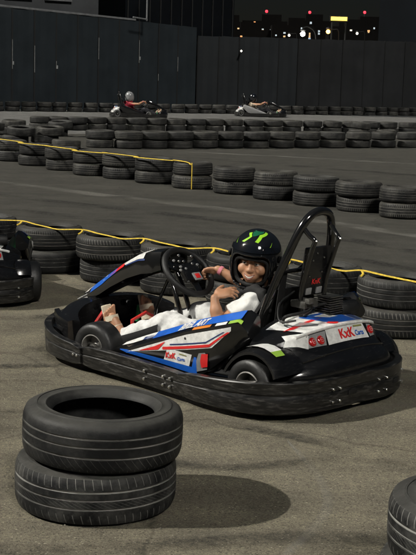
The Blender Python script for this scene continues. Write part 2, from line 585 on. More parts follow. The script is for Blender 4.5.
def catmull(pts, per=8, closed=False):
    P = [Vector(p) for p in pts]
    n = len(P)
    out = []
    segs = n if closed else n - 1
    for i in range(segs):
        if closed:
            p0, p1, p2, p3 = P[i - 1], P[i], P[(i + 1) % n], P[(i + 2) % n]
        else:
            p0, p1, p2, p3 = P[max(i - 1, 0)], P[i], P[i + 1], P[min(i + 2, n - 1)]
        for k in range(per):
            t = k / per
            out.append(0.5 * ((2 * p1) + (p2 - p0) * t + (2 * p0 - 5 * p1 + 4 * p2 - p3) * t * t + (3 * p1 - p0 - 3 * p2 + p3) * t ** 3))
    if not closed:
        out.append(P[-1])
    return out

def interp(x, xs, ys):
    return float(np.interp(x, xs, ys))

def poly_mesh(polys, fn, sub=0.03):
    """flat 2-D polygons laid on a surface given by fn(u, v) -> point"""
    bm = bmesh.new()
    for poly in polys:
        tris = tessellate_polygon([[Vector((a, b2, 0)) for a, b2 in poly]])
        vs = [bm.verts.new((a, b2, 0)) for a, b2 in poly]
        for t in tris:
            try:
                bm.faces.new([vs[i] for i in t])
            except ValueError:
                pass
    for _ in range(5):
        long_ = [e for e in bm.edges if e.calc_length() > sub]
        if not long_:
            break
        bmesh.ops.subdivide_edges(bm, edges=long_, cuts=1, use_grid_fill=True)
        bmesh.ops.triangulate(bm, faces=[f for f in bm.faces if len(f.verts) > 3])
    mb = MB()
    bm.verts.index_update()
    mb.add([fn(v.co.x, v.co.y) for v in bm.verts], [[v.index for v in f.verts] for f in bm.faces])
    bm.free()
    return mb

def text_mesh(body, size, fn, bold=0.0, shear=0.0, align='LEFT', sx=1.0):
    cu = bpy.data.curves.new('lettering', 'FONT')
    cu.body = body
    cu.size = size
    cu.offset = bold
    cu.shear = shear
    cu.align_x = align
    cu.resolution_u = 3
    tmp = bpy.data.objects.new('lettering', cu)
    COL.objects.link(tmp)
    bpy.context.view_layer.update()
    dg = bpy.context.evaluated_depsgraph_get()
    ev = tmp.evaluated_get(dg)
    me = ev.to_mesh()
    mb = MB()
    mb.add([fn(v.co.x * sx, v.co.y) for v in me.vertices], [list(p.vertices) for p in me.polygons])
    ev.to_mesh_clear()
    bpy.data.objects.remove(tmp)
    bpy.data.curves.remove(cu)
    return mb

# ------------------------------------------------------------------ ground
def sheet(name, outline, z, m, label=None):
    mb = MB()
    mb.add([(x, y, z) for x, y in outline], [tuple(range(len(outline)))])
    o = link(name, mb.mesh(name, m, smooth=False))
    o['kind'] = 'structure'
    return o

sheet('ground', [(-1500, -300), (1500, -300), (1500, 2500), (-1500, 2500)], 0.0, M['paddock'])
lane_near = catmull([(-9.0, 14.2, 0), (-3.6, 10.95, 0), (-1.22, 9.35, 0), (-0.24, 8.54, 0), (0.73, 7.74, 0), (1.57, 7.0, 0), (4.6, 4.4, 0), (14, -3, 0), (30, -10, 0)], 6)
lane_far = [(30, 40), (14, 36), (7.5, 33.5), (3.3, 33.0), (-0.5, 31.6), (-2.5, 30.6), (-4.2, 29.5), (-14, 29.0)]
sheet('track', [(p.x, p.y) for p in lane_near] + lane_far, 0.004, M['lane'])
sheet('track_apron', [(-40, 28.99), (-14, 29.001), (-4.2, 29.501), (-2.5, 30.601), (-0.5, 31.601), (3.3, 33.001), (7.5, 33.501), (14, 36.001), (30, 40), (30, 74), (18, 64.6), (0, 52.2), (-40, 31)], 0.008, M['strip'])

# ------------------------------------------------------------------ fences
def fence(name, label, p0, p1, z0, z1, pw, m, posts_m, cap=None, chips=True, seed=1):
    """sheet fence from p0 to p1; every sheet is one part, seams between the sheets are posts"""
    rnd = random.Random(seed)
    p0, p1 = Vector((p0[0], p0[1], 0)), Vector((p1[0], p1[1], 0))
    d = p1 - p0
    Ltot = d.length
    ang = math.atan2(d.y, d.x)
    root = thing(name, label, 'fence', p0, ang)
    n = max(1, round(Ltot / pw))
    pw = Ltot / n
    for i in range(n):
        x0, x1 = i * pw, (i + 1) * pw
        ha, hb = z0 + (z1 - z0) * x0 / Ltot, z0 + (z1 - z0) * x1 / Ltot
        mb = MB()
        # shallow ribbed sheet
        k = 4
        secs = []
        for j in range(k + 1):
            x = x0 + 0.02 + (pw - 0.04) * j / k
            y = 0.0 + (0.008 if j % 2 else 0.0) + 0.01 * math.sin(i * 2.1)
            h = ha + (hb - ha) * j / k - rnd.random() * 0.03
            secs.append([(x, y, 0.02), (x, y, h), (x, y + 0.03, h), (x, y + 0.03, 0.02)])
        mb.loft(secs)
        part('fence_panel', mb, m, root, smooth=False)
        pb = MB().box((x0, 0.02, ha / 2), (0.06, 0.07, ha - 0.02))
        post = part('fence_post', pb, posts_m, root, smooth=False)
        if chips and rnd.random() < 0.75:
            hb_ = rnd.uniform(0.25, 1.3)
            zz = rnd.uniform(ha * 0.35, ha - hb_ * 0.5 - 0.1)
            cb = MB().box((x0 + 0.01, -0.012, zz), (0.018, 0.012, hb_))
            if rnd.random() < 0.5:
                cb.box((x0 + 0.04, -0.012, zz - hb_ * 0.3), (0.07, 0.012, 0.13))
            part('chipped_edge', cb, M['pale_gap'], post, smooth=False)
    if cap:
        h0, h1 = z0, z1
        mb = MB()
        mb.loft([[(0, -0.03, h0), (0, -0.03, h0 + 0.07), (0, 0.06, h0 + 0.07), (0, 0.06, h0)],
                 [(Ltot * .80, -0.03, h0 + (h1 - h0) * .8), (Ltot * .80, -0.03, h0 + (h1 - h0) * .8 + 0.07), (Ltot * .80, 0.06, h0 + (h1 - h0) * .8 + 0.07), (Ltot * .80, 0.06, h0 + (h1 - h0) * .8)]])
        part('cap_rail', mb, cap, root, smooth=False)
    return root

fence('sheet_fence', 'tall slate blue sheet metal fence behind the red shirted driver, pale cap rail', (-13.0, 43.6), (-0.75, 52.0), 4.05, 3.45, 0.93, M['fence_left'], M['fence_seam'], M['rail'], True, 3)
fence('sheet_fence', 'lower dark blue sheet fence behind the second far kart, left of the charcoal one', (-0.70, 52.05), (3.66, 55.13), 3.12, 3.22, 1.07, M['fence_mid'], M['fence_seam'], None, False, 5)
fence('sheet_fence', 'charcoal grey sheet fence on the right under the city lights', (3.68, 55.145), (31.0, 74.5), 3.22, 3.80, 1.27, M['fence_right'], M['fence_seam'], None, False, 5)

# buildings just behind the left fence
b = thing('grey_building', 'pale grey flat building peeking over the left end of the fence', 'building', (-9.2, 50.5, 0), R(32))
part('wall', MB().box((0, 0, 3.2), (8.0, 4, 6.4)), M['grey_wall'], b, False)
for wx in (-2.9, -1.2, 0.5, 2.2):
    w = part('window', MB().box((wx, -2.02, 4.95), (0.95, 0.06, 1.3)), M['dark_wall'], b, False)
    part('sill', MB().box((wx, -2.06, 4.26), (1.15, 0.12, 0.07)), M['rail'], w, False)
part('roof_edge', MB().box((0, 0, 6.46), (8.3, 4.3, 0.12)), M['rail'], b, False)
b = thing('dark_shed', 'tall black clad shed rising out of frame behind the dark fence', 'building', (-2.35, 53.6, 0), R(35))
part('wall', MB().box((0, 0, 6), (5.4, 3.2, 12)), M['dark_wall'], b, False)
for k in range(11):
    part('cladding_rib', MB().box((-2.6 + 0.52 * k, -1.625, 6), (0.05, 0.05, 12)), M['fence_seam'], b, False)
part('roof', MB().box((0, 0, 12.06), (5.8, 3.6, 0.12)), M['dark_wall'], b, False)
b = thing('dark_tower', 'black building edge at the far right beyond the charcoal fence', 'building', (11.5, 66.5, 0), R(35))
part('wall', MB().box((0, 0, 6), (4.8, 3.2, 12)), M['dark_wall'], b, False)
part('roof', MB().box((0, 0, 12.06), (5.0, 3.4, 0.12)), M['dark_wall'], b, False)
b = thing('pipe_frame', 'thin pale pipe frame standing on the fence top', 'frame', (-2.78, 49.75, 3.55), R(34))
part('post', MB().tube([(0.13, 0.1, 0), (0.13, 0.1, 1.6)], 0.032, 8), M['rail'], b)
part('crossbar', MB().tube([(-0.5, 0.1, 0.12), (0.16, 0.1, 0.06)], 0.03, 8), M['rail'], b)

# ------------------------------------------------------------------ the town beyond the fence
M['lamp_white'] = emit_mat('white lamp', (1.0, 0.95, 0.82), 60.0)
M['lamp_orange'] = emit_mat('orange sodium lamp', (1.0, 0.42, 0.06), 14.0)
M['sign_yellow'] = emit_mat('yellow backlit sign', (1.0, 0.66, 0.10), 2.2)
M['beacon_red'] = emit_mat('red aviation beacon', (1.0, 0.03, 0.05), 3.0)
M['win_a'] = emit_mat('warm lit window', (1.0, 0.66, 0.34), 0.28)
M['win_b'] = emit_mat('cool lit window', (0.75, 0.88, 1.0), 0.14)
M['win_c'] = emit_mat('bright lit window', (1.0, 0.92, 0.78), 0.7)

def skyline_building(name, label, x, y, w, d, h, lit, seed, beacon=None, ledge=True):
    rnd = random.Random(seed)
    root = thing(name, label, 'building', (x, y, 0))
    part('wall', MB().box((0, 0, h / 2), (w, d, h)), M['city_wall'], root, False)
    part('roof', MB().box((w * 0.1, 0, h + 1.2), (w * 0.4, d * 0.5, 2.4)), M['city_wall'], root, False)
    cols = max(4, int(w / 2.6))
    for i in range(int(lit * 0.95)):
        c = rnd.randrange(cols)
        z = rnd.uniform(0.35, 0.97) * h
        m = M['win_a'] if rnd.random() < 0.62 else M['win_b']
        if rnd.random() < 0.06:
            m = M['win_c']
        ww = rnd.uniform(0.45, 0.75)
        part('lit_window', MB().box((-w / 2 + (c + 0.5) * w / cols, -d / 2 - 0.05, z), (ww, 0.1, rnd.uniform(0.45, 0.8))), m, root, False)
    if beacon:
        mast = part('mast', MB().tube([(0, 0, h), (0, 0, h + beacon)], 0.25, 8), M['fence_seam'], root)
        lam = MB()
        lam.lathe([(0.02, -0.5), (0.36, -0.4), (0.5, 0), (0.36, 0.4), (0.02, 0.5)], 12, 'Z', (0, 0, h + beacon + 0.6), closed=True)
        part('beacon', lam, M['beacon_red'], mast)
    return root

# ------------------------------------------------------------------ marks and grit on the tarmac
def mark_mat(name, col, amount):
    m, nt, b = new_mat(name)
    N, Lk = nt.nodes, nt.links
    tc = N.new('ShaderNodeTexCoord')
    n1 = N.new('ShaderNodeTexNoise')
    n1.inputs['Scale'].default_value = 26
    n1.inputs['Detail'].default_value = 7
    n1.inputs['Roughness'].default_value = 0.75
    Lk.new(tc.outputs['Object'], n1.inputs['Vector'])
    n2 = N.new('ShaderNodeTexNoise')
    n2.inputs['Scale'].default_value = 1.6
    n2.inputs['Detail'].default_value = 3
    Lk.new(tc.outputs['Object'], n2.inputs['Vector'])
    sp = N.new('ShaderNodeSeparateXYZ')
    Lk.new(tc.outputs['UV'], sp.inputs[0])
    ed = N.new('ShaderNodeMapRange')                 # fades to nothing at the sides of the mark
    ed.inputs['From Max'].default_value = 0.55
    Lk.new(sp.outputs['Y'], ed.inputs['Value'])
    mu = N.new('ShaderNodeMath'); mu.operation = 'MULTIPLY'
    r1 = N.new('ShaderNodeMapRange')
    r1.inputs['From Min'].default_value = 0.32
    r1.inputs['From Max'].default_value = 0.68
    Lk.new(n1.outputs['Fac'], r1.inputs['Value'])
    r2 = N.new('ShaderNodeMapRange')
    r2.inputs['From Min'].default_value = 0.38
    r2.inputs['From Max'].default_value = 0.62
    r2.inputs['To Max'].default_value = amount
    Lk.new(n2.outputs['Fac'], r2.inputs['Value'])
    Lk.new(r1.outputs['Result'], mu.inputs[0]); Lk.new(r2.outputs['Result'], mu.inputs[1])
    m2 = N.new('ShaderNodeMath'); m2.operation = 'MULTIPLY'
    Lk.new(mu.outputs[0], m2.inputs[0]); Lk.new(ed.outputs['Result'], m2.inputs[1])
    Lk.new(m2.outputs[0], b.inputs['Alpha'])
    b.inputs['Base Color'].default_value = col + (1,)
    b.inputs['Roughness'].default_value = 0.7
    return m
M['skid_shade'] = mark_mat('rubber skid mark', (0.020, 0.019, 0.018), 0.85)
M['scrape'] = mark_mat('pale scrape', (0.26, 0.25, 0.22), 0.6)
def ground_mark(pts, width, z, m):
    P = catmull([(a, b2, 0) for a, b2 in pts], 10)
    vs, fs, uv = [], [], []
    for i, p in enumerate(P):
        t = (P[min(i + 1, len(P) - 1)] - P[max(i - 1, 0)]).normalized()
        nn = Vector((-t.y, t.x, 0))
        taper = min(1.0, 3.0 * min(i, len(P) - 1 - i) / len(P) + 0.15)
        for k, e in ((-1, 0.0), (0, 1.0), (1, 0.0)):
            q = p + nn * k * width / 2 * taper
            vs.append((q.x, q.y, z))
            uv.append((i / len(P), e))
    for i in range(len(P) - 1):
        for k in (0, 1):
            fs.append((i * 3 + k, i * 3 + k + 1, i * 3 + k + 4, i * 3 + k + 3))
    me = bpy.data.meshes.new('skid_shade_mark')
    me.from_pydata(vs, [], fs)
    ul = me.uv_layers.new(name='UVMap')
    for lp in me.loops:
        ul.data[lp.index].uv = uv[lp.vertex_index]
    me.materials.append(m)
    o = link('skid_shade_mark', me)
    o['kind'] = 'structure'
    return o
for pts, w_, m_ in [([(-2.2, 6.05), (-1.2, 6.12), (-0.6, 6.25)], .13, 'skid_shade'), ([(-2.2, 5.72), (-1.3, 5.78), (-0.75, 5.88)], .11, 'skid_shade'),  # first two paint shadows of absent posts; the rest are driving marks
                    ([(0.9, 4.6), (0.3, 5.1), (-0.3, 5.3), (-1.4, 5.3)], .12, 'skid_shade'), ([(2.4, 5.3), (1.3, 5.75), (0.8, 6.3), (0.4, 7.2)], .22, 'skid_shade'),
                    ([(2.2, 5.6), (1.45, 6.05), (1.1, 6.6), (0.9, 7.0)], .20, 'skid_shade'), ([(1.8, 4.4), (0.7, 4.75), (0.0, 4.6), (-0.5, 5.0)], .10, 'skid_shade'),
                    ([(1.9, 5.25), (1.35, 5.55), (0.95, 5.62), (0.6, 5.35)], .07, 'scrape'), ([(-1.6, 7.3), (-0.9, 7.5), (-0.2, 7.9)], .16, 'skid_shade'),
                    ([(-1.5, 4.0), (-0.6, 3.7), (0.5, 3.9), (1.4, 3.6)], .14, 'skid_shade'), ([(0.1, 3.4), (0.45, 4.2), (0.35, 5.0)], .05, 'scrape')]:
    ground_mark(pts, w_, 0.0035 + 0.0005 * (w_ * 10 % 3), M[m_])
for pts, w_, m_ in [([(-6, 15.5), (-2, 13.2), (0.5, 11.2), (2.4, 8.8)], .30, 'skid_shade'), ([(-6, 17.0), (-2, 14.4), (1.0, 12.0), (3.2, 8.6)], .34, 'skid_shade'), ([(-5, 13.4), (-1.5, 11.2), (0.6, 9.8), (2.0, 8.2)], .22, 'skid_shade'),
                    ([(-5, 18.5), (-1.5, 15.3), (1.0, 13.2), (3.5, 10.2)], .4, 'scrape'), ([(6, 18), (2.5, 20.5), (0.2, 22.2), (-1.5, 23.2)], .5, 'skid_shade'), ([(6, 21), (3, 23), (0.5, 24), (-0.5, 24.3)], .4, 'scrape')]:
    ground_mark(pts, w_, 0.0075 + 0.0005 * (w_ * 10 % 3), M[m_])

M['grit'] = mat('loose grit', (0.13, 0.12, 0.095), 0.9, 0, 0.5, 3)
grnd = random.Random(21)
gb = MB()
for i in range(1500):
    y = 3.3 + 5.0 * grnd.random() ** 1.3
    x = grnd.uniform(-0.25, 0.25) * y
    if i % 3 == 0:                                   # more of it swept up against the foreground stack
        a = grnd.uniform(0, 6.28)
        r_ = 0.29 + abs(grnd.gauss(0, 0.10))
        x, y = -0.376 + r_ * math.cos(a), 4.198 + r_ * math.sin(a)
    s_ = 0.0012 + 0.0036 * grnd.random() ** 3
    q = Matrix.Rotation(grnd.uniform(0, 6.28), 3, 'Z')
    vs = [Vector((x, y, s_ * 0.4)) + q @ Vector((dx * s_ * grnd.uniform(.7, 1.3), dy * s_ * grnd.uniform(.7, 1.3), dz * s_ * grnd.uniform(.5, 1.0))) for dx, dy, dz in ((1, 0, 0), (0, 1, 0), (-1, 0, 0), (0, -1, 0), (0, 0, 1), (0, 0, -.5))]
    gb.add(vs, [(0, 1, 4), (1, 2, 4), (2, 3, 4), (3, 0, 4), (1, 0, 5), (2, 1, 5), (3, 2, 5), (0, 3, 5)])
gr = link('gravel', gb.mesh('gravel', M['grit'], smooth=False))
tag(gr, 'loose grit and crumbs scattered over the asphalt round the front tyre stack', 'gravel', kind='stuff')

for (nm, lab, x, y, w, d, h, lit, seed, bc) in [
    ('apartment_block', 'dark block with a red beacon, leftmost of the beaconed blocks on the skyline', 2.0, 430, 20, 14, 19.5, 16, 1, 3.2),
    ('apartment_block', 'dark block with red beacon and scattered warm windows, second beaconed block from left', 17.7, 440, 17, 14, 20.5, 22, 2, 3.0),
    ('apartment_block', 'dark block with a red beacon right behind the yellow sign', 33.5, 450, 15, 14, 21.5, 18, 3, 2.6),
    ('apartment_block', 'dark block with a red beacon, rightmost of the beaconed blocks', 52.5, 445, 19, 14, 21.0, 9, 4, 3.4),
    ('housing_block', 'low wide housing block between the two left beacons', 9.5, 400, 16, 12, 16.0, 12, 5, None),
    ('housing_block', 'low housing block left of the orange street lamp', 24.0, 395, 13, 12, 17.5, 16, 6, None),
    ('housing_block', 'mid height housing block right of the yellow sign', 43.0, 405, 14, 12, 18.0, 10, 7, None),
    ('housing_block', 'dim housing block nearest the black edge on the right', 63.0, 410, 16, 12, 17.0, 8, 8, None)]:
    skyline_building(nm, lab, x, y, w, d, h, lit, seed, bc)
sg = thing('shop_sign', 'yellow backlit sign glowing above the right hand fence', 'sign', (32.3, 330, 0))
part('sign_panel', MB().box((0, 0, 17.1), (4.2, 0.5, 0.95)), M['sign_yellow'], sg, False)
part('sign_frame', MB().box((0, 0.35, 17.1), (4.8, 0.2, 1.4)), M['fence_seam'], sg, False)
for sx in (-1.8, 1.8):
    part('support', MB().tube([(sx, 0.3, 0), (sx, 0.3, 16.2)], 0.2, 8), M['fence_seam'], sg)

def street_lamp(name, label, x, y, z, r, m, arm=0.8):
    t = thing(name, label, 'lamp', (x, y, 0))
    part('pole', MB().tube(catmull([(arm, 0.4, 0), (arm, 0.4, z * 0.6), (arm, 0.4, z - 0.1), (arm * 0.5, 0.2, z + 0.35), (0, 0.0, z + 0.3)], 5), max(0.04, r * 0.22), 8), M['fence_seam'], t)
    part('lamp_head', MB().lathe([(0.02, r * 1.6), (r * 0.9, r * 1.4), (r * 1.1, r * 0.9), (r * 0.9, r * 0.8), (0.02, r * 1.0)], 14, 'Z', (0, 0, z), closed=True), M['fence_seam'], t)
    part('bulb', MB().lathe([(0.01, -r), (r * 0.7, -r * 0.7), (r, 0), (r * 0.7, r * 0.7), (0.01, r)], 16, 'Z', (0, 0, z - r * 0.4), closed=True), m, t)
    return t
street_lamp('floodlight', 'brightest white lamp shining just over the charcoal fence', 5.22, 75, 4.15, 0.15, M['lamp_white'])
street_lamp('street_lamp', 'orange sodium street lamp below the yellow sign', 26.9, 300, 12.8, 0.52, M['lamp_orange'], 2.5)
M['lamp_dim'] = emit_mat('small white lamp', (1.0, 0.93, 0.78), 3.0)
street_lamp('street_lamp', 'small white street lamp far right of the yellow sign', 37.2, 330, 13.6, 0.34, M['lamp_dim'], 2.0)
street_lamp('street_lamp', 'small white street lamp left of the bright floodlight', 19.4, 330, 12.6, 0.34, M['lamp_dim'], 2.0)
fl = thing('fence_lamp', 'tiny white lamp fixed to the dark fence near its middle', 'lamp', (1.12, 52.9, 2.55))
part('bracket', MB().box((0, 0.12, 0), (0.06, 0.3, 0.06)), M['fence_seam'], fl, False)
part('bulb', MB().lathe([(0.005, -0.05), (0.05, 0), (0.005, 0.05)], 10, 'Z', (0, -0.06, 0), closed=True), M['lamp_dim'], fl)

# ------------------------------------------------------------------ tyres
def tyre_mesh(name, Ro, w, m, n=64, bead=0.60, grooves=(), shoulder=0.78, bulge=1.0):
    """carcass turned round Z, hollow, beads open; sits with its lower wall at z = 0, height w"""
    h = w / 2
    prof = []                                            # (r, z, v)
    def a(r, z, v):
        prof.append((r * Ro, z * h, v))
    a(bead, -0.66, -1.7); a(bead + 0.015, -0.78, -1.6); a(bead + 0.05, -0.86, -1.5)
    a(0.72, -0.96 * bulge, -1.32); a(0.80, -1.0 * bulge, -1.2); a(0.87, -0.97, -1.08)
    a(0.925, -0.90, -0.98); a(0.958, -shoulder - 0.04, -0.88); a(0.978, -shoulder + 0.10, -0.74)
    lo, hi = -shoulder + 0.22, shoulder - 0.22
    cuts = [-0.72 + 0.0]
    a(0.988, lo, lo / 1.0)
    for g in grooves:
        a(0.996 - 0.008 * abs(g), g - 0.045, g - 0.03)
        a(0.978, g - 0.030, g - 0.012)
        a(0.978, g + 0.030, g + 0.012)
        a(0.996 - 0.008 * abs(g), g + 0.045, g + 0.03)
    a(0.988, hi, hi)
    a(0.978, shoulder - 0.10, 0.74); a(0.958, shoulder + 0.04, 0.88); a(0.925, 0.90, 0.98)
    a(0.87, 0.97, 1.08); a(0.845, 0.985, 1.12); a(0.84, 1.01, 1.13); a(0.82, 1.015, 1.17); a(0.815, 0.99, 1.18); a(0.78, 0.985, 1.24); a(0.735, 0.955 * bulge, 1.30); a(0.725, 0.975, 1.31); a(0.715, 0.975, 1.33); a(0.705, 0.94, 1.35)
    a(bead + 0.05, 0.86, 1.5); a(bead + 0.015, 0.78, 1.6); a(bead, 0.66, 1.7)
    a(bead + 0.03, 0.60, 1.8); a(0.80, 0.82, 2.0); a(0.90, 0.62, 2.2); a(0.915, 0.0, 2.4)
    a(0.90, -0.62, 2.6); a(0.80, -0.82, 2.8); a(bead + 0.03, -0.60, 3.0)
    k = len(prof)
    vs, fs, uvs = [], [], []
    for i in range(n):
        t = 2 * math.pi * i / n
        for r, z, _ in prof:
            vs.append((r * math.cos(t), r * math.sin(t), z + h))
    for i in range(n):
        for j in range(k):
            j2 = (j + 1) % k
            i2 = (i + 1) % n
            fs.append((i * k + j, i2 * k + j, i2 * k + j2, i * k + j2))
            va = prof[j][2]
            vb = prof[j2][2] if j2 else 3.2
            uvs += [(i / n, va), ((i + 1) / n, va), ((i + 1) / n, vb), (i / n, vb)]
    me = bpy.data.meshes.new(name)
    me.from_pydata(vs, [], fs)
    uvl = me.uv_layers.new(name='UVMap')
    uvl.data.foreach_set('uv', [c for p in uvs for c in p])
    me.materials.append(m)
    me.polygons.foreach_set('use_smooth', [True] * len(me.polygons))
    me.set_sharp_from_angle(angle=R(50))
    me.update()
    return me

W2 = 0.172
TY = {
    'front_upper': tyre_mesh('tyre', 0.283, 0.182, M['tyre_a'], 96, 0.63, (-0.30, 0.10, 0.42), 0.80),
    'front_lower': tyre_mesh('tyre', 0.286, 0.176, M['tyre_b'], 96, 0.63, (-0.28, 0.08, 0.40), 0.84),
}
NEARV = [tyre_mesh('tyre', 0.255, W2, M['tyre_c'], 64, 0.63, (-0.35, 0.0, 0.35), 0.80),
         tyre_mesh('tyre', 0.262, W2, M['tyre_d'], 64, 0.62, (-0.5, -0.2, 0.1), 0.78),
         tyre_mesh('tyre', 0.250, W2, M['tyre_e'], 64, 0.62, (-0.28, 0.08, 0.40), 0.82),
         tyre_mesh('tyre', 0.258, W2, M['tyre_f'], 64, 0.62, (-0.30, 0.10, 0.42), 0.80)]
FARV = [tyre_mesh('tyre', 0.272, 0.176, M['tyre_c'], 36, 0.62, (), 0.80),
        tyre_mesh('tyre', 0.268, 0.176, M['tyre_d'], 36, 0.62, (), 0.78),
        tyre_mesh('tyre', 0.275, 0.176, M['tyre_e'], 36, 0.62, (), 0.82)]
ORD = ['first', 'second', 'third', 'fourth', 'fifth', 'sixth', 'seventh', 'eighth', 'ninth', 'tenth', 'eleventh', 'twelfth',
       'thirteenth', 'fourteenth', 'fifteenth', 'sixteenth', 'seventeenth', 'eighteenth']
trnd = random.Random(11)

def tyre(me, x, y, z, label, group, tilt=0.02, squash=1.0):
    o = link('tyre', me)
    o.location = (x, y, z)
    o.rotation_euler = (trnd.uniform(-tilt, tilt), trnd.uniform(-tilt, tilt), trnd.uniform(0, 6.28))
    k_ = 1.0 if tilt == 0 else trnd.uniform(-0.035, 0.035)
    o.scale = (squash + k_ if tilt else 1, squash + k_ if tilt else 1, 1)
    return tag(o, label, 'tyre', group)

def place_word(i, n):
    if i == 0:
        return 'leftmost stack'
    if i == n - 1:
        return 'rightmost stack'
    if i < n / 2:
        return ORD[i] + ' stack from left'
    return ORD[n - 1 - i] + ' stack from right'

# the two stacks of the foreground
tyre(TY['front_lower'], -0.376, 4.198, 0.0, 'lower tyre of the foreground stack with dusty notched shoulder', 'tyres stacked in the foreground', 0.0)
o = tyre(TY['front_upper'], -0.356, 4.20, 0.176, 'upper tyre of the foreground stack, smooth shoulder and open hole', 'tyres stacked in the foreground', 0.0)
o.rotation_euler = (0.012, 0.02, 0.4)
tyre(TY['front_lower'], 0.792, 3.325, 0.0, 'lower tyre of the stack cut off by the bottom right corner', 'tyres stacked in the foreground', 0.0)
tyre(TY['front_lower'], 0.815, 3.335, 0.176, 'upper tyre with pale groove lines in the bottom right corner', 'tyres stacked in the foreground', 0.0)

near_labels = ['at the left picture edge', 'right of the kart cut off at left', 'above the nose fairing of the big kart',
               'behind the steering wheel', 'behind the hands and helmet', 'behind the roll hoop', 'at the right picture edge']
NEAR = [(-1.79, 9.81), (-1.22, 9.34), (-0.71, 8.92), (-0.24, 8.53), (0.25, 8.15), (0.73, 7.74), (1.15, 7.36)]
for i, (x, y) in enumerate(NEAR):
    for lv in (0, 1):
        me = NEARV[(i * 3 + lv * 2 + (i // 3)) % 4]
        tyre(me, x + trnd.uniform(-.012, .012), y + trnd.uniform(-.02, .02), lv * W2 * 0.985,
             ('lower' if lv == 0 else 'upper') + ' tyre of the near barrier stack ' + near_labels[i], 'tyres of the near roped barrier', 0.012)

ROW2 = [(-3.9, 21.31), (-3.32, 20.56), (-2.8, 19.73), (-2.28, 18.98), (-1.77, 18.2), (-1.29, 17.75), (-0.8, 17.16), (-0.26, 16.57), (0.3, 15.96), (0.8, 15.39), (1.26, 14.8), (1.72, 14.25), (2.13, 13.7)]
for i, (x, y) in enumerate(ROW2):
    for lv in (0, 1):
        me = FARV[(i * 2 + lv + i // 4) % 3]
        tyre(me, x + trnd.uniform(-.015, .015), y + trnd.uniform(-.02, .02), lv * 0.174,
             ('lower' if lv == 0 else 'upper') + ' tyre, ' + place_word(i, len(ROW2)) + ' in the curved barrier across the mid track', 'tyres of the curved mid track barrier', 0.02, 1.0)

M1 = [(-2.26, 25.01), (-1.69, 24.95), (-1.19, 25.24), (-0.68, 25.54), (-0.15, 25.84), (0.38, 26.15), (0.93, 26.47), (1.49, 26.79), (2.07, 27.13), (2.66, 27.47), (3.27, 27.82), (3.89, 28.18), (4.53, 28.55)]
for i, (x, y) in enumerate(M1):
    for lv in (0, 1):
        tyre(FARV[(i + 2 * lv) % 3], x + trnd.uniform(-.02, .02), y + trnd.uniform(-.03, .03), lv * 0.174,
             ('lower' if lv == 0 else 'upper') + ' tyre, ' + place_word(i, len(M1)) + ' in the straight dark double row', 'tyres of the straight double row', 0.025, 1.07)
M2 = [(-4.42, 31.66), (-3.95, 31.83), (-3.46, 32.01), (-2.98, 32.19), (-2.49, 32.37), (-1.99, 32.56), (-1.49, 32.75), (-0.98, 32.94), (-0.46, 33.13), (0.06, 33.32), (0.59, 33.52), (1.12, 33.72), (1.66, 33.92), (2.2, 34.12), (2.76, 34.32), (3.31, 34.53), (3.87, 34.75), (4.43, 34.97), (5.0, 35.2), (5.57, 35.43)]
for i, (x, y) in enumerate(M2):
    for lv in range(2):
        tyre(FARV[(2 * i + lv) % 3], x + trnd.uniform(-.03, .03), y + trnd.uniform(-.04, .04), lv * 0.174 + 0.0,
             ('lower tyre, ' if lv == 0 else 'top tyre, ') + place_word(i, len(M2)) + ' in the thin row before the pale far track', 'tyres of the thin row before the far track', 0.03, 1.0)
# the loose heap left of the double row
for i, (x, y, nl, w_) in enumerate([(-4.34, 24.45, 1, 'left edge'), (-4.05, 25.5, 2, 'left edge, second in'), (-3.5, 25.9, 2, 'middle'), (-2.86, 24.3, 1, 'right'), (-5.0, 27.4, 2, 'back left'),
                                    (-4.72, 28.75, 2, 'back'), (-4.2, 29.3, 1, 'far back'), (-3.65, 28.88, 2, 'back right')]):
    for lv in range(nl):
        o = tyre(FARV[(i + lv) % 3], x + lv * 0.12, y, lv * 0.176,
                 ('lower' if lv == 0 else 'topmost') + ' tyre at the ' + w_ + ' of the loose heap by the curved barrier', 'tyres of the loose heap', 0.05 + 0.06 * lv, 1.05)
# fallen pale tyres on the right
for i, (x, y, z, t) in enumerate([(3.95, 33.6, 0.0, 0.0), (4.0, 33.62, 0.19, 0.16), (4.75, 33.9, 0.0, 0.04)]):
    o = tyre(FARV[0], x, y, z, ['lower tyre of the dusty pair lying behind the double row at right', 'tilted upper tyre of the dusty pair behind the double row at right', 'dusty single tyre right of the dusty pair'][i], 'dusty tyres behind the double row', t)
# along the foot of the fences
FX0, FY0, FX1, FY1 = -8.4, 44.86, 9.43, 55.22
NF = 33
for i in range(1, NF):
    t = i / NF
    x = FX0 + (FX1 - FX0) * t
    y = 44.86 + (55.22 - 44.86) * (t ** 1.06)
    for lv in (0, 1):
        tyre(FARV[(i * 5 + lv) % 3], x + trnd.uniform(-.02, .02), y + trnd.uniform(-.05, .05), lv * 0.176,
             ('lower' if lv == 0 else 'upper') + ' tyre, ' + place_word(i - 1, NF - 1) + ' along the fence foot', 'tyres along the foot of the fences', 0.02)

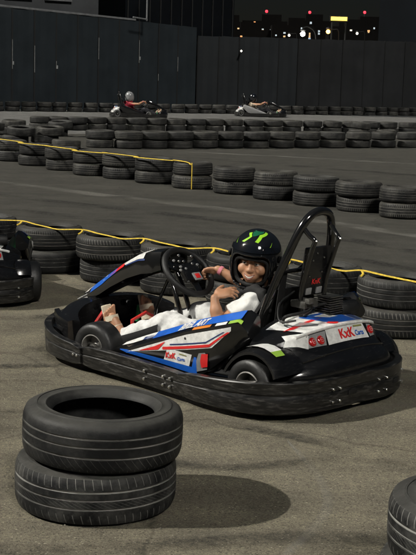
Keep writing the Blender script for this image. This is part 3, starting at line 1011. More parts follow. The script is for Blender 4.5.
# ------------------------------------------------------------------ ropes
def rope(name, label, pts, r, tails=()):
    mb = MB()
    mb.tube(catmull(pts, 6), r, 7, squash=(0.7, 1.25))
    for t in tails:
        mb.tube(catmull(t, 5), r * 0.9, 7, squash=(0.7, 1.2))
    me = mb.mesh(name, M['rope'])
    o = link(name, me)
    return tag(o, label, 'rope')
zt = 2 * W2 * 0.985 + 0.008
pts, tails = [], []
for i, (x, y) in enumerate(NEAR):
    d = Vector((0.735, -0.60, 0)).normalized()
    nrm = Vector((-0.6, -0.735, 0)).normalized()
    c = Vector((x, y, zt))
    a = c - d * 0.20 + nrm * 0.10
    pts += [a + Vector((0, 0, 0.012)), c - d * 0.03 + nrm * 0.125 + Vector((0, 0, 0.006)), c + d * 0.12 + nrm * 0.14 + Vector((0, 0, 0.001)), c + d * 0.235 + nrm * 0.125 + Vector((0, 0, -0.008))]
    tails.append([a + Vector((0, 0, 0.012)), a + d * 0.045 + nrm * 0.055 + Vector((0, 0, 0.004)), a + d * 0.06 + nrm * 0.10 + Vector((0, 0, -0.006))])
rope('yellow_rope', 'yellow rope running along the tops of the near tyre barrier', pts, 0.0068, tails)
pts = []
for i, (x, y) in enumerate(ROW2[:8]):
    k = Vector((-0.12, -0.17, 0)) if i < 7 else Vector((-0.12, -0.1, 0))
    pts.append(Vector((x - 0.12, y, 0.36 + 0.012 * (i % 2))) + k)
    if i < 7:
        x2, y2 = ROW2[i + 1]
        pts.append(Vector(((x + x2) / 2, (y + y2) / 2 - 0.2, 0.352)))
x, y = ROW2[7]
pts += [Vector((x - 0.06, y - 0.22, 0.358)), Vector((x - 0.01, y - 0.275, 0.33))]
rope('yellow_rope', 'yellow rope along the curved mid track barrier, ending in a vertical tie', pts,
     0.011, [[Vector((x + 0.005, y - 0.262, 0.352)), Vector((x + 0.007, y - 0.295, 0.26)), Vector((x + 0.007, y - 0.30, 0.1)), Vector((x + 0.007, y - 0.297, 0.01))]])

# ------------------------------------------------------------------ the kart (x forward, y left, z up; x = 0 at the rear axle)
def kart_outline(per=8):
    half = [(-0.262, 0.0), (-0.258, 0.18), (-0.228, 0.36), (-0.140, 0.505), (0.02, 0.575), (0.25, 0.585), (0.75, 0.545), (1.12, 0.535), (1.34, 0.505), (1.49, 0.425), (1.60, 0.29), (1.66, 0.14), (1.675, 0.0)]
    pts = [(x, y, 0) for x, y in half] + [(x - (0.02 if x < 0 else 0), -y * (0.84 if x < 0.3 else 0.93), 0) for x, y in reversed(half[1:-1])]
    return catmull(pts, per, closed=True)

OUT = kart_outline()
def out_normals(P):
    n = len(P)
    res = []
    for i in range(n):
        t = (P[(i + 1) % n] - P[i - 1]).normalized()
        res.append(Vector((-t.y, t.x, 0)))      # path runs rear -> left -> front: outward is to its left
    # make sure they point outward
    if res[len(P) // 4].y < 0:
        res = [-r for r in res]
    return res
OUTN = out_normals(OUT)

def bumper_piece(sel, zb, zt, lip=0.0, groove=True, grow=0.0):
    """band of moulded plastic along the points in sel"""
    secs = []
    m = len(sel)
    for q, i in enumerate(sel):
        p, nn = OUT[i % len(OUT)], OUTN[i % len(OUT)]
        b, t = zb(p), zt(p)
        e = min(q, m - 1 - q)
        sh = 1.0 if e > 1 else (0.80 if e == 0 else 0.94)        # rounded ends
        mid = (b + t) / 2
        hh = (t - b) / 2 * sh
        prof = [(-0.050, -1.0), (-0.010, -1.0), (-0.001, -0.90), (0.002, -0.55), (0.003, 0.10)]
        prof += [(0.0, 0.16), (0.0, 0.24), (0.004, 0.30)] if groove else [(0.003, 0.2)]
        prof += [(0.004, 0.80), (0.005 + lip, 0.93), (0.001 + lip, 1.0), (-0.030, 1.0), (-0.034, 0.9), (-0.050, 0.2)]
        secs.append([p + nn * (o + grow) + Vector((0, 0, mid + hh * k)) for o, k in prof])
    return MB().loft(secs)

def sel_range(test):
    idx = [i for i in range(len(OUT)) if test(OUT[i])]
    idx.sort()
    # make contiguous round the wrap
    n = len(OUT)
    start = next((i for i in idx if (i - 1) % n not in idx), idx[0])
    out = []
    i = start
    while (i % n) in idx and len(out) < len(idx):
        out.append(i)
        i += 1
    return out

def pod_top(x):
    return interp(x, [0.06, 0.10, 0.36, 0.72, 0.90, 0.97], [0.43, 0.455, 0.375, 0.240, 0.168, 0.130])
def pod_crease(x):                       # where the sloping top band meets the upright side
    return interp(x, [0.06, 0.10, 0.40, 0.80, 0.90, 0.97], [0.36, 0.405, 0.318, 0.168, 0.148, 0.120])
def pod_bottom(x):
    return interp(x, [0.06, 0.12, 0.22, 0.32, 0.80, 0.97], [0.33, 0.27, 0.19, 0.115, 0.112, 0.108])
def pod_out(x):
    return interp(x, [0.06, 0.18, 0.35, 0.80, 0.97], [0.455, 0.50, 0.505, 0.50, 0.47])
def pod_side(x, z, off=0.0025):
    """point on the pod's outer skin at height z"""
    zc, zt_, zb_ = pod_crease(x), pod_top(x), pod_bottom(x)
    yo = pod_out(x)
    if z <= zc:
        t = (z - zb_) / max(1e-4, zc - zb_)
        y = yo - 0.030 * (1 - t) ** 2 - 0.010 * t
    else:
        t = (z - zc) / max(1e-4, zt_ - zc)
        y = yo - 0.010 - 0.060 * t
    return Vector((x, y + off, z + off * 0.6))

def mirror_y(p):
    return Vector((p[0], -p[1], p[2]))

def band_poly(xs, lo, hi):
    """strip polygon between curves lo(x) and hi(x)"""
    return [(x, lo(x)) for x in xs] + [(x, hi(x)) for x in reversed(xs)]

def make_kart():
    root = thing('go_kart', 'big go kart in front with white and blue decals, a child at the wheel', 'kart', group='rental go karts')
    # ---- bumpers
    fb = part('front_bumper', bumper_piece(sel_range(lambda p: p.x > 1.05), lambda p: 0.035, lambda p: interp(p.x, [1.05, 1.30, 1.5, 1.75], [0.135, 0.155, 0.185, 0.20]), 0.004, True, 0.010), M['bumper'], root)
    sides = []
    for sgn in (1, -1):
        sides.append(part('side_bumper', bumper_piece(sel_range(lambda p: 0.30 < p.x < 1.12 and p.y * sgn > 0), lambda p: 0.03, lambda p: 0.143), M['bumper'], root))
    rb = part('rear_bumper', bumper_piece(sel_range(lambda p: p.x < 0.38), lambda p: 0.03, lambda p: interp(p.x, [-0.26, -0.1, 0.38], [0.178, 0.178, 0.150]), 0.0, True, 0.008), M['bumper'], root)
    def bolts(parent, xs, zs, ysign, side=True):
        for x in xs:
            best = min((i for i in range(len(OUT)) if OUT[i].y * ysign > 0), key=lambda i: abs(OUT[i].x - x) + (0 if side else 0))
            p, nn = OUT[best], OUTN[best]
            p = Vector((x, p.y, 0)) if side else p
            for z in zs:
                mb = MB()
                ax = nn
                q = ax.to_track_quat('Z', 'Y').to_matrix()
                mb.lathe([(0.0005, 0.006), (0.005, 0.005), (0.0075, 0.002), (0.0075, -0.006)], 10, 'Z', p + nn * 0.013 + Vector((0, 0, z)), q)
                part('bolt', mb, M['bright_metal'], parent)
    bolts(fb, (1.11, 1.14), (0.085,), 1)
    bolts(sides[0], (0.41, 0.46, 0.60), (0.065, 0.105), 1)
    # rear bumper fittings: bolt pairs, slots
    def rear_pt(y, off, z):
        best = min((i for i in range(len(OUT)) if OUT[i].x < 0.1), key=lambda i: abs(OUT[i].y - y))
        return OUT[best] + OUTN[best] * off + Vector((0, 0, z)), OUTN[best]
    for y in (0.22, 0.17, -0.10, -0.145, -0.33):
        for z in (0.070, 0.128):
            p, nn = rear_pt(y, 0.017, z)
            q = nn.to_track_quat('Z', 'Y').to_matrix()
            part('bolt', MB().lathe([(0.0005, 0.006), (0.005, 0.005), (0.0075, 0.002), (0.0075, -0.006)], 10, 'Z', p, q), M['bright_metal'], rb)
    for y in (0.08, -0.24):
        p, nn = rear_pt(y, 0.0135, 0.098)
        q = nn.to_track_quat('X', 'Z').to_matrix()
        part('slot', MB().box(p, (0.006, 0.065, 0.022), q, 0.0028), M['matte_black'], rb)
    # ---- chassis
    mb = MB()
    mb.box((0.72, 0, 0.052), (1.55, 0.66, 0.008))
    part('floor_pan', mb, M['floor_pan'], root, False)
    mb = MB()
    for s in (1, -1):
        mb.tube(catmull([(-0.16, 0.30 * s, 0.085), (0.2, 0.31 * s, 0.085), (0.7, 0.34 * s, 0.07), (1.15, 0.26 * s, 0.07), (1.5, 0.22 * s, 0.09)], 5), 0.016, 8)
        mb.tube([(0.3, 0.31 * s, 0.075), (0.3, 0.54 * s, 0.075)], 0.013, 8)
        mb.tube([(0.85, 0.32 * s, 0.075), (0.85, 0.535 * s, 0.075)], 0.013, 8)
    for x in (-0.16, 0.2, 0.7, 1.15):
        mb.tube([(x, -0.32, 0.08), (x, 0.32, 0.08)], 0.015, 8)
    part('chassis_frame', mb, M['steel_black'], root)
    part('rear_axle', MB().tube([(0, -0.42, 0.132), (0, 0.42, 0.132)], 0.02, 10), M['metal'], root)
    # ---- wheels
    def wheel(x, y, r, w, steer=0.0):
        wr = thing_part('wheel', root)
        wr.location = (x, y, r)
        wr.rotation_euler = (0, 0, steer)
        h = w / 2
        prof = [(0.50 * r, -0.80 * h), (0.55 * r, -0.94 * h), (0.75 * r, -1.0 * h), (0.90 * r, -0.94 * h), (0.97 * r, -0.76 * h), (1.0 * r, -0.5 * h), (1.0 * r, 0),
                (1.0 * r, 0.5 * h), (0.97 * r, 0.76 * h), (0.90 * r, 0.94 * h), (0.75 * r, 1.0 * h), (0.55 * r, 0.94 * h), (0.50 * r, 0.80 * h)]
        part('tyre', MB().lathe(prof, 40, 'Y'), M['kart_tyre'], wr, angle=60)
        s = 1 if y > 0 else -1
        rim = MB()
        rim.lathe([(0.52 * r, -0.82 * h * 1), (0.54 * r, -0.90 * h), (0.50 * r, -0.92 * h), (0.47 * r, -0.6 * h), (0.44 * r, 0.2 * h * s), (0.20 * r, 0.45 * h * s), (0.14 * r, 0.55 * h * s), (0.002, 0.55 * h * s)], 32, 'Y')
        rim.lathe([(0.52 * r, 0.82 * h), (0.545 * r, 0.93 * h), (0.50 * r, 0.95 * h), (0.47 * r, 0.6 * h), (0.44 * r, 0.2 * h * s)], 32, 'Y')
        ro = part('rim', rim, M['metal'], wr)
        hub = MB()
        hub.lathe([(0.001, (h * 0.95) * s), (0.13 * r, (h * 0.93) * s), (0.15 * r, h * 0.85 * s), (0.15 * r, h * 0.3 * s)], 16, 'Y')
        for k in range(3):
            a = 2.09 * k + 0.4
            hub.tube([(0.30 * r * math.cos(a), h * 0.42 * s, 0.30 * r * math.sin(a)), (0.30 * r * math.cos(a), h * 0.62 * s, 0.30 * r * math.sin(a))], 0.007, 6)
        part('hub', hub, M['bright_metal'], wr)
        return wr
    for s in (1, -1):
        wheel(0.0, 0.425 * s, 0.132, 0.175)
        wheel(1.08, 0.425 * s, 0.124, 0.125, R(9))
    # ---- nose inside the front bumper
    outl = [(1.40, 0.40), (1.50, 0.36), (1.585, 0.24), (1.64, 0.08), (1.65, -0.05), (1.64, -0.20), (1.58, -0.34), (1.48, -0.42), (1.40, -0.44)]
    inl = [(1.34, 0.33), (1.40, 0.29), (1.46, 0.20), (1.50, 0.07), (1.51, -0.05), (1.50, -0.18), (1.46, -0.29), (1.40, -0.35), (1.34, -0.38)]
    ca = catmull([(a, b2, 0) for a, b2 in outl], 4)
    cb = catmull([(a, b2, 0) for a, b2 in inl], 4)
    secs = []
    for i, (p, q) in enumerate(zip(ca, cb)):
        t = i / (len(ca) - 1)
        top = 0.205 + 0.070 * math.sin(math.pi * t)
        secs.append([Vector((p.x + 0.05, p.y * 1.02, 0.16)), Vector((p.x, p.y, top - 0.06)), Vector((p.x * 0.75 + q.x * 0.25, p.y * 0.75 + q.y * 0.25, top - 0.012)), Vector((p.x * 0.35 + q.x * 0.65, p.y * 0.35 + q.y * 0.65, top)),
                     Vector((q.x, q.y, top - 0.008)), Vector((q.x - 0.012, q.y, 0.10)), Vector((q.x - 0.01, q.y, 0.055)), Vector((p.x + 0.03, p.y, 0.055))])
    part('nose_fairing', MB().loft(secs), M['black'], root)
    # corner fin of the nose, white tipped
    mb = MB()
    mb.loft([[(1.345, 0.405, 0.10), (1.345, 0.365, 0.10), (1.355, 0.37, 0.205), (1.355, 0.40, 0.202)],
             [(1.46, 0.385, 0.10), (1.45, 0.345, 0.10), (1.455, 0.35, 0.220), (1.465, 0.375, 0.215)],
             [(1.56, 0.33, 0.12), (1.54, 0.30, 0.12), (1.545, 0.30, 0.235), (1.56, 0.32, 0.230)]])
    part('nose_corner', mb, M['black'], root)
    dec = poly_mesh([[(0.0, 0.0), (1.0, 0.25), (1.0, 0.85), (0.15, 0.75)]], lambda u, v: Vector((1.50 + 0.10 * u, 0.343 - 0.10 * u, 0.232 - 0.03 * v + 0.018 * u)) + Vector((0.02, 0.02, 0.004)), 0.3)
    for s in (1, -1):
        part('hole_plug', MB().lathe([(0.001, 0.004), (0.016, 0.004), (0.018, 0.0), (0.018, -0.01)], 16, 'X', (1.478, 0.10 * s - 0.05, 0.22), Matrix.Rotation(math.pi, 3, 'Z')), M['matte_black'], root)
    # ---- steering fairing rising from the nose
    path = [(1.66, 0.265, 0.030, 0.05), (1.56, 0.325, 0.050, 0.06), (1.42, 0.410, 0.075, 0.07), (1.27, 0.495, 0.10, 0.085), (1.14, 0.560, 0.115, 0.105), (1.05, 0.588, 0.115, 0.115), (0.985, 0.596, 0.10, 0.10)]
    def fair_frame(t):
        xs = np.linspace(0, 1, len(path))
        x, z, hw, dp = (float(np.interp(t, xs, [q[k] for q in path])) for k in range(4))
        x2, z2 = (float(np.interp(min(1, t + 0.02), xs, [q[k] for q in path])) for k in range(2))
        x1, z1 = (float(np.interp(max(0, t - 0.02), xs, [q[k] for q in path])) for k in range(2))
        tv = Vector((x2 - x1, 0, z2 - z1)).normalized()
        nv = Vector((-tv.z, 0, tv.x))
        if nv.x < 0:
            nv = -nv
        return Vector((x, 0, z)), nv, hw, dp
    secs = []
    for k in range(25):
        c, nv, hw, dp = fair_frame(k / 24)
        secs.append([c + Vector((0, hw, 0)) - nv * dp, c + Vector((0, hw * 1.02, 0)) - nv * dp * 0.45, c + Vector((0, hw * 0.86, 0)) - nv * 0.006, c + Vector((0, hw * 0.4, 0)) + nv * 0.006, c + Vector((0, -hw * 0.4, 0)) + nv * 0.006,
                     c + Vector((0, -hw * 0.86, 0)) - nv * 0.006, c + Vector((0, -hw * 1.02, 0)) - nv * dp * 0.45, c + Vector((0, -hw, 0)) - nv * dp, c + Vector((0, -hw * 0.7, 0)) - nv * dp * 0.75, c + Vector((0, hw * 0.7, 0)) - nv * dp * 0.75])
    fair = part('steering_fairing', MB().loft(secs), M['gloss_black'], root)
    def fside(t, v):                        # v 0..1 down the left flank from the crest
        c, nv, hw, dp = fair_frame(t)
        if v < 0.4:
            a = v / 0.4
            y, d = hw * (0.4 + 0.46 * a), 0.006 - 0.012 * a
        else:
            a = (v - 0.4) / 0.6
            y, d = hw * (0.86 + 0.16 * a), -0.006 - (dp * 0.45 - 0.006) * a
        return c + Vector((0, y + 0.0025, 0)) + nv * (d + 0.0025)
    for poly, m in [([(0.02, 0.25), (0.10, 0.05), (0.16, 0.1), (0.09, 0.5)], 'white'),
                    ([(0.11, 0.95), (0.17, 0.0), (0.47, 0.0), (0.42, 0.72), (0.26, 1.0)], 'blue'),
                    ([(0.34, 0.70), (0.40, 0.48), (0.53, 0.34), (0.50, 0.68)], 'red'),
                    ([(0.45, 0.0), (0.60, 0.0), (0.50, 0.28), (0.41, 0.45)], 'blue'),
                    ([(0.50, 0.34), (0.62, 0.0), (0.80, 0.0), (0.74, 0.75), (0.52, 0.62)], 'white'),
                    ([(0.545, 0.66), (0.76, 0.80), (0.76, 0.92), (0.52, 0.72)], 'navy'),
                    ([(0.28, 0.70), (0.295, 0.70), (0.345, 0.40), (0.33, 0.40)], 'white'),
                    ([(0.60, 0.30), (0.71, 0.25), (0.70, 0.38), (0.59, 0.42)], 'grey_decal')]:
        part('decal', poly_mesh([poly], fside, 0.04), M[m], fair)
    part('fairing_bracket', MB().tube([(1.62, 0.03, 0.27), (1.68, 0.05, 0.235)], 0.006, 8), M['bright_metal'], fair)
    # ---- steering wheel and column
    sw = thing_part('steering_wheel', root)
    sw.location = (0.872, 0.0, 0.492)
    sw.rotation_euler = (0, R(-47), 0)              # local z = wheel axis, towards the driver
    ring = MB().tube([(0.140 * math.cos(a), 0.146 * math.sin(a), 0) for a in [2 * math.pi * k / 40 for k in range(40)]], 0.0165, 10, closed=True)
    part('rim', ring, M['matte_black'], sw)
    sp = MB()
    for a in (R(180), R(62), R(-62)):
        d = Vector((math.cos(a), math.sin(a), 0))
        e = Vector((-d.y, d.x, 0))
        sp.loft([[d * r + e * w + Vector((0, 0, z)) for w, z in ((wd, 0.004), (-wd, 0.004), (-wd, -0.004), (wd, -0.004))] for r, wd in ((0.02, 0.034), (0.09, 0.022), (0.145, 0.020))])
    part('spoke', sp, M['gloss_black'], sw)
    part('hub_pad', MB().box((-0.012, 0, 0.012), (0.105, 0.12, 0.03), None, 0.009), M['black'], sw)
    part('logo_plate', MB().box((-0.05, -0.012, 0.030), (0.045, 0.055, 0.006), None, 0.002), M['grey_decal'], sw)
    part('logo', MB().box((-0.05, -0.012, 0.0345), (0.028, 0.030, 0.003), None, 0.001), M['red'], sw)
    for x, y in ((0.055, 0.05), (0.05, 0.02), (0.02, 0.062), (0.0, 0.075), (0.03, -0.03), (0.062, 0.085), (0.09, 0.03), (0.02, -0.06), (0.075, -0.055), (0.005, 0.035)):
        part('button', MB().lathe([(0.0005, 0.008), (0.006, 0.007), (0.008, 0.0)], 10, 'Z', (x, y, 0.024)), M['grey_decal'] if (x * 100) % 2 < 1 else M['bright_metal'], sw)
    for y in (0.035, -0.035):
        part('steering_column', MB().tube([(0.99, y, 0.475), (0.94, y, 0.40), (0.885, y, 0.28), (0.86, y, 0.07)], 0.0125, 10), M['steel_black'], root)
    part('column_strut', MB().tube([(1.0, 0.0, 0.46), (1.08, 0.02, 0.28), (1.12, 0.02, 0.07)], 0.009, 8), M['steel_black'], root)
    # ---- pedals
    for y, m, nm in ((0.20, 'red_plastic', 'brake_pedal'), (-0.17, 'green_plastic', 'throttle_pedal')):
        s = 1 if y > 0 else -1
        mb = MB()
        mb.tube([(1.33, y + 0.03 * s, 0.07), (1.33, y + 0.03 * s, 0.17), (1.32, y - 0.02 * s, 0.235), (1.32, y - 0.09 * s, 0.235), (1.33, y - 0.09 * s, 0.15)], 0.012, 8)
        part(nm, mb, M[m], root)
    mb = MB().tube([(1.18, 0.10, 0.06), (1.18, 0.10, 0.2), (1.18, 0.0, 0.23), (1.18, -0.06, 0.20), (1.18, -0.06, 0.06)], 0.010, 8)
    part('heel_hoop', mb, M['red_plastic'], root)
    # ---- side pods
    xs = [0.06 + (0.97 - 0.06) * k / 26 for k in range(27)]
    pods = []
    for s in (1, -1):
        secs = []
        for x in xs:
            zb_, zc, zt_ = pod_bottom(x), pod_crease(x), pod_top(x)
            yo = pod_out(x)
            sec = [Vector((x, 0.36, zb_)), Vector((x, yo - 0.05, zb_ - 0.004))]
            for k in range(6):
                z = zb_ + (zc - zb_) * k / 5
                p = pod_side(x, z, 0)
                sec.append(p)
            sec += [pod_side(x, zt_, 0), Vector((x, yo - 0.085, zt_ + 0.002)), Vector((x, 0.36, zt_ - 0.02))]
            if s < 0:
                sec = [mirror_y(p) for p in sec]
            secs.append(sec)
        pods.append(part('side_pod', MB().loft(secs), M['gloss_black'], root))
    lp = pods[0]
    def stick(polys, m, sides_=(1, -1)):
        for s in sides_:
            fn = pod_side if s > 0 else (lambda u, v: mirror_y(pod_side(u, v)))
            part('decal', poly_mesh(polys, fn, 0.035), M[m], pods[0 if s > 0 else 1])
    def lay(v):                                 # curve a fraction v of the way from crease (0) to top (1)
        return lambda x: pod_crease(x) + (pod_top(x) - pod_crease(x)) * v
    def gx(a, b2, n=9):
        return [a + (b2 - a) * k / (n - 1) for k in range(n)]
    stick([band_poly(gx(0.88, 0.64), lay(0.50), lay(0.98))], 'white')
    stick([band_poly(gx(0.64, 0.10, 15), lay(0.30), lay(0.98))], 'blue')
    stick([[(0.72, lay(0.5)(0.72)), (0.72, lay(0.8)(0.72)), (0.56, lay(0.66)(0.56)), (0.56, lay(0.32)(0.56))]], 'navy')
    stick([band_poly(gx(0.36, 0.25, 5), lay(0.02), lay(0.26))], 'orange')
    stick([band_poly(gx(0.22, 0.16, 5), lay(0.02), lay(0.26))], 'white')
    stick([band_poly(gx(0.15, 0.09, 5), lay(0.02), lay(0.28))], 'green_decal')
    # white panel on the upright flank with its red and navy pin lines
    top = lambda x: pod_crease(x) - 0.016
    bot = lambda x: interp(x, [0.13, 0.23, 0.42, 0.80], [0.365, 0.268, 0.226, 0.152])
    stick([band_poly(gx(0.80, 0.135, 14), bot, top)], 'white')
    off = 0.0012
    fn2 = lambda u, v: pod_side(u, v, 0.0045)
    part('decal', poly_mesh([band_poly(gx(0.55, 0.25, 9), lambda x: bot(x) + 0.004, lambda x: bot(x) + 0.017), [(0.25, bot(0.25) + 0.004), (0.25, bot(0.25) + 0.017), (0.150, 0.352), (0.138, 0.352)]], fn2, 0.035), M['red'], lp)
    part('decal', poly_mesh([band_poly(gx(0.50, 0.27, 9), lambda x: bot(x) + 0.024, lambda x: bot(x) + 0.030), [(0.27, bot(0.27) + 0.024), (0.27, bot(0.27) + 0.030), (0.168, 0.352), (0.160, 0.352)]], fn2, 0.035), M['navy'], lp)
    part('decal', poly_mesh([[(0.72, bot(0.72) + 0.002), (0.60, bot(0.60) + 0.022), (0.53, bot(0.53) + 0.042), (0.58, bot(0.58) + 0.004)]], fn2, 0.035), M['red'], lp)
    part('rivet', MB().lathe([(0.0005, 0.004), (0.006, 0.002), (0.006, -0.004)], 8, 'Y', pod_side(0.40, 0.285)), M['matte_black'], lp)
    # low blue line, sticker and the red reflector
    stick([band_poly(gx(0.86, 0.335, 10), lambda x: interp(x, [0.335, 0.80, 0.86], [0.118, 0.145, 0.150]), lambda x: interp(x, [0.335, 0.80, 0.86], [0.152, 0.162, 0.154]))], 'blue')
    stick([[(0.335, 0.152), (0.365, 0.152), (0.345, 0.205), (0.33, 0.205)]], 'blue')
    stick([[(0.548, 0.157), (0.382, 0.153), (0.358, 0.213), (0.518, 0.218)]], 'white')
    def sticker(u, v):
        return pod_side(0.535 - u * 1.0 - 0.28 * v * 0.4, 0.168 + v + 0.012 * (u / 0.16), 0.0048)
    part('lettering', text_mesh('KxK', 0.040, sticker, 0.0012, 0.1, 'LEFT', 0.92), M['red'], lp)
    part('lettering', text_mesh('Carts', 0.024, lambda u, v: sticker(u + 0.078, v - 0.006), 0.0006, 0.1, 'LEFT', 0.95), M['blue'], lp)
    part('decal', poly_mesh([[(0.44, 0.200), (0.395, 0.198), (0.393, 0.203), (0.44, 0.205)]], fn2, 0.03), M['olive'], lp)
    stick([[(0.335, 0.135), (0.275, 0.155), (0.262, 0.215), (0.278, 0.237), (0.315, 0.228), (0.332, 0.19)]], 'grey_decal')
    part('reflector', poly_mesh([[(0.302, 0.158), (0.268, 0.168), (0.258, 0.232), (0.296, 0.226), (0.306, 0.19)]], lambda u, v: pod_side(u, v, 0.006), 0.03), M['red'], lp)
    def podtext(u, v):
        x = 0.47 - u
        return pod_side(x, lay(0.34)(x) + v, 0.0048)
    part('lettering', text_mesh('BIREL ART', 0.034, podtext, 0.0012, 0.35, 'LEFT', 1.15), M['white'], lp)
    # fuel tank and panel between pod and seat
    part('fuel_tank', MB().box((0.62, -0.02, 0.11), (0.20, 0.22, 0.09), None, 0.02), M['black'], root)
    # ---- seat
    secs = []
    prof = [(0.80, 0.115), (0.66, 0.10), (0.52, 0.085), (0.42, 0.09), (0.34, 0.13), (0.28, 0.22), (0.23, 0.34), (0.19, 0.43), (0.170, 0.49), (0.163, 0.515)]
    cu = catmull([(a, 0, b2) for a, b2 in prof], 3)
    for i, p in enumerate(cu):
        t = i / (len(cu) - 1)
        hw = interp(t, [0, 0.3, 0.55, 0.85, 1], [0.15, 0.19, 0.19, 0.165, 0.11])
        rise = interp(t, [0, 0.25, 0.5, 0.8, 1], [0.02, 0.10, 0.11, 0.05, 0.01])
        row = []
        for k in range(13):
            a = -1 + 2 * k / 12
            lift = rise * abs(a) ** 3
            nx, nz = (0.75 * t, 1 - 0.75 * t)
            row.append(Vector((p.x + lift * nx, hw * a, p.z + lift * nz)))
        back = [q + Vector((-0.022 * t, 0, -0.022 * (1 - t))) for q in reversed(row)]
        secs.append(row + back)
    part('seat', MB().loft(secs), M['matte_black'], root)
    # ---- roll hoop
    hoop = [(0.185, 0.225, 0.20), (0.180, 0.215, 0.36), (0.135, 0.188, 0.53), (0.085, 0.158, 0.68), (0.05, 0.118, 0.80), (0.030, 0.070, 0.868), (0.022, 0.0, 0.890), (0.030, -0.075, 0.868), (0.05, -0.122, 0.80), (0.085, -0.160, 0.68), (0.135, -0.188, 0.53), (0.180, -0.205, 0.36), (0.185, -0.215, 0.20)]
    part('roll_hoop', MB().tube(catmull(hoop, 6), 0.0205, 14), M['steel_black'], root)
    for s in (1, -1):
        br = part('hoop_brace', MB().tube(catmull([(0.045, 0.105 * s, 0.825), (0.008, 0.098 * s, 0.785), (-0.020, 0.090 * s, 0.760), (-0.008, 0.090 * s, 0.72), (0.03, 0.088 * s, 0.60), (0.05, 0.088 * s, 0.50), (0.04, 0.088 * s, 0.36)], 4), 0.012, 10), M['steel_black'], root)
        part('bolt', MB().lathe([(0.0005, 0.006), (0.006, 0.004), (0.006, -0.004)], 8, 'X', (-0.034, 0.090 * s, 0.760), Matrix.Rotation(math.pi, 3, 'Z')), M['bright_metal'], br)
    rot = Matrix.Rotation(R(-8), 3, 'Y')
    plate = part('back_plate', MB().box((0.050, -0.012, 0.605), (0.022, 0.185, 0.235), rot, 0.008), M['black'], root)
    def pl_(u, v):                                   # u: towards the kart's right, v: up, on the rear face
        return Vector((0.050, -0.012, 0.605)) + rot @ Vector((-0.0135, -u, v))
    part('lettering', text_mesh('KnK', 0.036, lambda u, v: pl_(u - 0.03, v - 0.062), 0.0008, 0.0, 'LEFT', 1.0), M['red'], plate)
    for u in (-0.045, 0.032):
        part('reflector_pad', MB().box(pl_(u, -0.095), (0.006, 0.042, 0.032), rot, 0.002), M['grey_decal'], plate)
    for u, v in ((-0.045, 0.055), (0.035, 0.065), (-0.055, -0.02), (0.035, -0.005), (-0.02, 0.09)):
        part('bolt', MB().lathe([(0.0005, 0.005), (0.004, 0.004), (0.005, 0.0)], 8, 'X', pl_(u, v), Matrix.Rotation(math.pi, 3, 'Z')), M['bright_metal'], plate)
    # ---- belts
    for y in (0.125, -0.10):
        bl = MB()
        bp_ = catmull([(0.16, y, 0.28), (0.15, y, 0.42), (0.135, y, 0.54), (0.13, y, 0.615), (0.165, y * 0.95, 0.625), (0.23, y * 0.8, 0.56)], 5)
        secs = []
        for p in bp_:
            secs.append([p + Vector((0, 0.024, 0)), p + Vector((-0.004, 0.024, 0.002)), p + Vector((-0.004, -0.024, 0.002)), p + Vector((0, -0.024, 0))])
        bl.loft(secs)
        bo = part('seat_belt', bl, M['matte_black'], root)
        part('buckle', MB().box((0.125, y, 0.612), (0.014, 0.05, 0.028), None, 0.004), M['metal'], bo)
        part('bolt', MB().lathe([(0.0005, 0.006), (0.008, 0.004), (0.009, -0.004)], 10, 'X', (0.116, y - 0.004, 0.63), Matrix.Rotation(math.pi, 3, 'Z')), M['bright_metal'], bo)
    part('belt_bar', MB().tube([(0.125, 0.19, 0.60), (0.125, -0.18, 0.60)], 0.011, 8), M['steel_black'], root)
    # ---- engine bay behind the seat
    eng = part('engine_block', MB().box((0.06, -0.13, 0.30), (0.15, 0.16, 0.20), None, 0.02).box((0.10, 0.10, 0.27), (0.14, 0.20, 0.14), None, 0.02), M['matte_black'], root)
    fins = MB()
    for k in range(8):
        fins.box((0.03, -0.10, 0.40 + 0.011 * k), (0.10, 0.10, 0.005), None, 0.001)
    part('cooling_fins', fins, M['engine'], eng)
    part('carburettor', MB().box((0.05, 0.06, 0.455), (0.09, 0.10, 0.035), None, 0.008).box((0.0, 0.08, 0.475), (0.03, 0.05, 0.025), None, 0.006), M['engine'], eng)
    part('air_filter', MB().lathe([(0.001, 0.07), (0.035, 0.07), (0.04, 0.06), (0.04, -0.06), (0.035, -0.07), (0.001, -0.07)], 20, 'Y', (0.02, -0.23, 0.40)), M['matte_black'], eng)
    part('hose', MB().tube(catmull([(0.05, 0.20, 0.36), (0.0, 0.26, 0.42), (-0.03, 0.14, 0.435), (0.02, 0.02, 0.44), (0.0, -0.1, 0.45)], 6), 0.008, 8), M['matte_black'], eng)
    part('spark_lead', MB().tube(catmull([(0.12, 0.05, 0.50), (0.10, 0.18, 0.46), (0.02, 0.27, 0.40), (-0.05, 0.24, 0.41)], 6), 0.005, 6), M['matte_black'], eng)
    part('exhaust', MB().tube(catmull([(0.05, -0.2, 0.25), (-0.06, -0.3, 0.22), (-0.1, -0.1, 0.2), (-0.1, 0.2, 0.2)], 6), 0.03, 12), M['engine'], root)
    # ---- rear cover: white deck, light band, black tail
    ys = [-0.392 + 0.832 * k / 44 for k in range(45)]
    def tail(y, v, off=0.0):
        """v: 0 deck front, 1 deck edge, 2 foot of the light band, 3 swell, 4 bumper top"""
        a = min(1.0, abs(y) / (0.44 if y > 0 else 0.405))
        drop = 0.060 * a ** 4 + 0.03 * a ** 2
        pull = 0.11 * a ** 5 + 0.02 * a ** 2
        K = [(0.10 - 0.05 * a ** 2, 0.402 - drop), (-0.118 + pull, 0.372 - drop), (-0.158 + pull, 0.296 - drop * 0.9), (-0.232 + pull * 1.1, 0.235 - drop * 0.6), (-0.240 + pull * 1.2, 0.155)]
        v = max(0, min(3.9999, v))
        i = int(v)
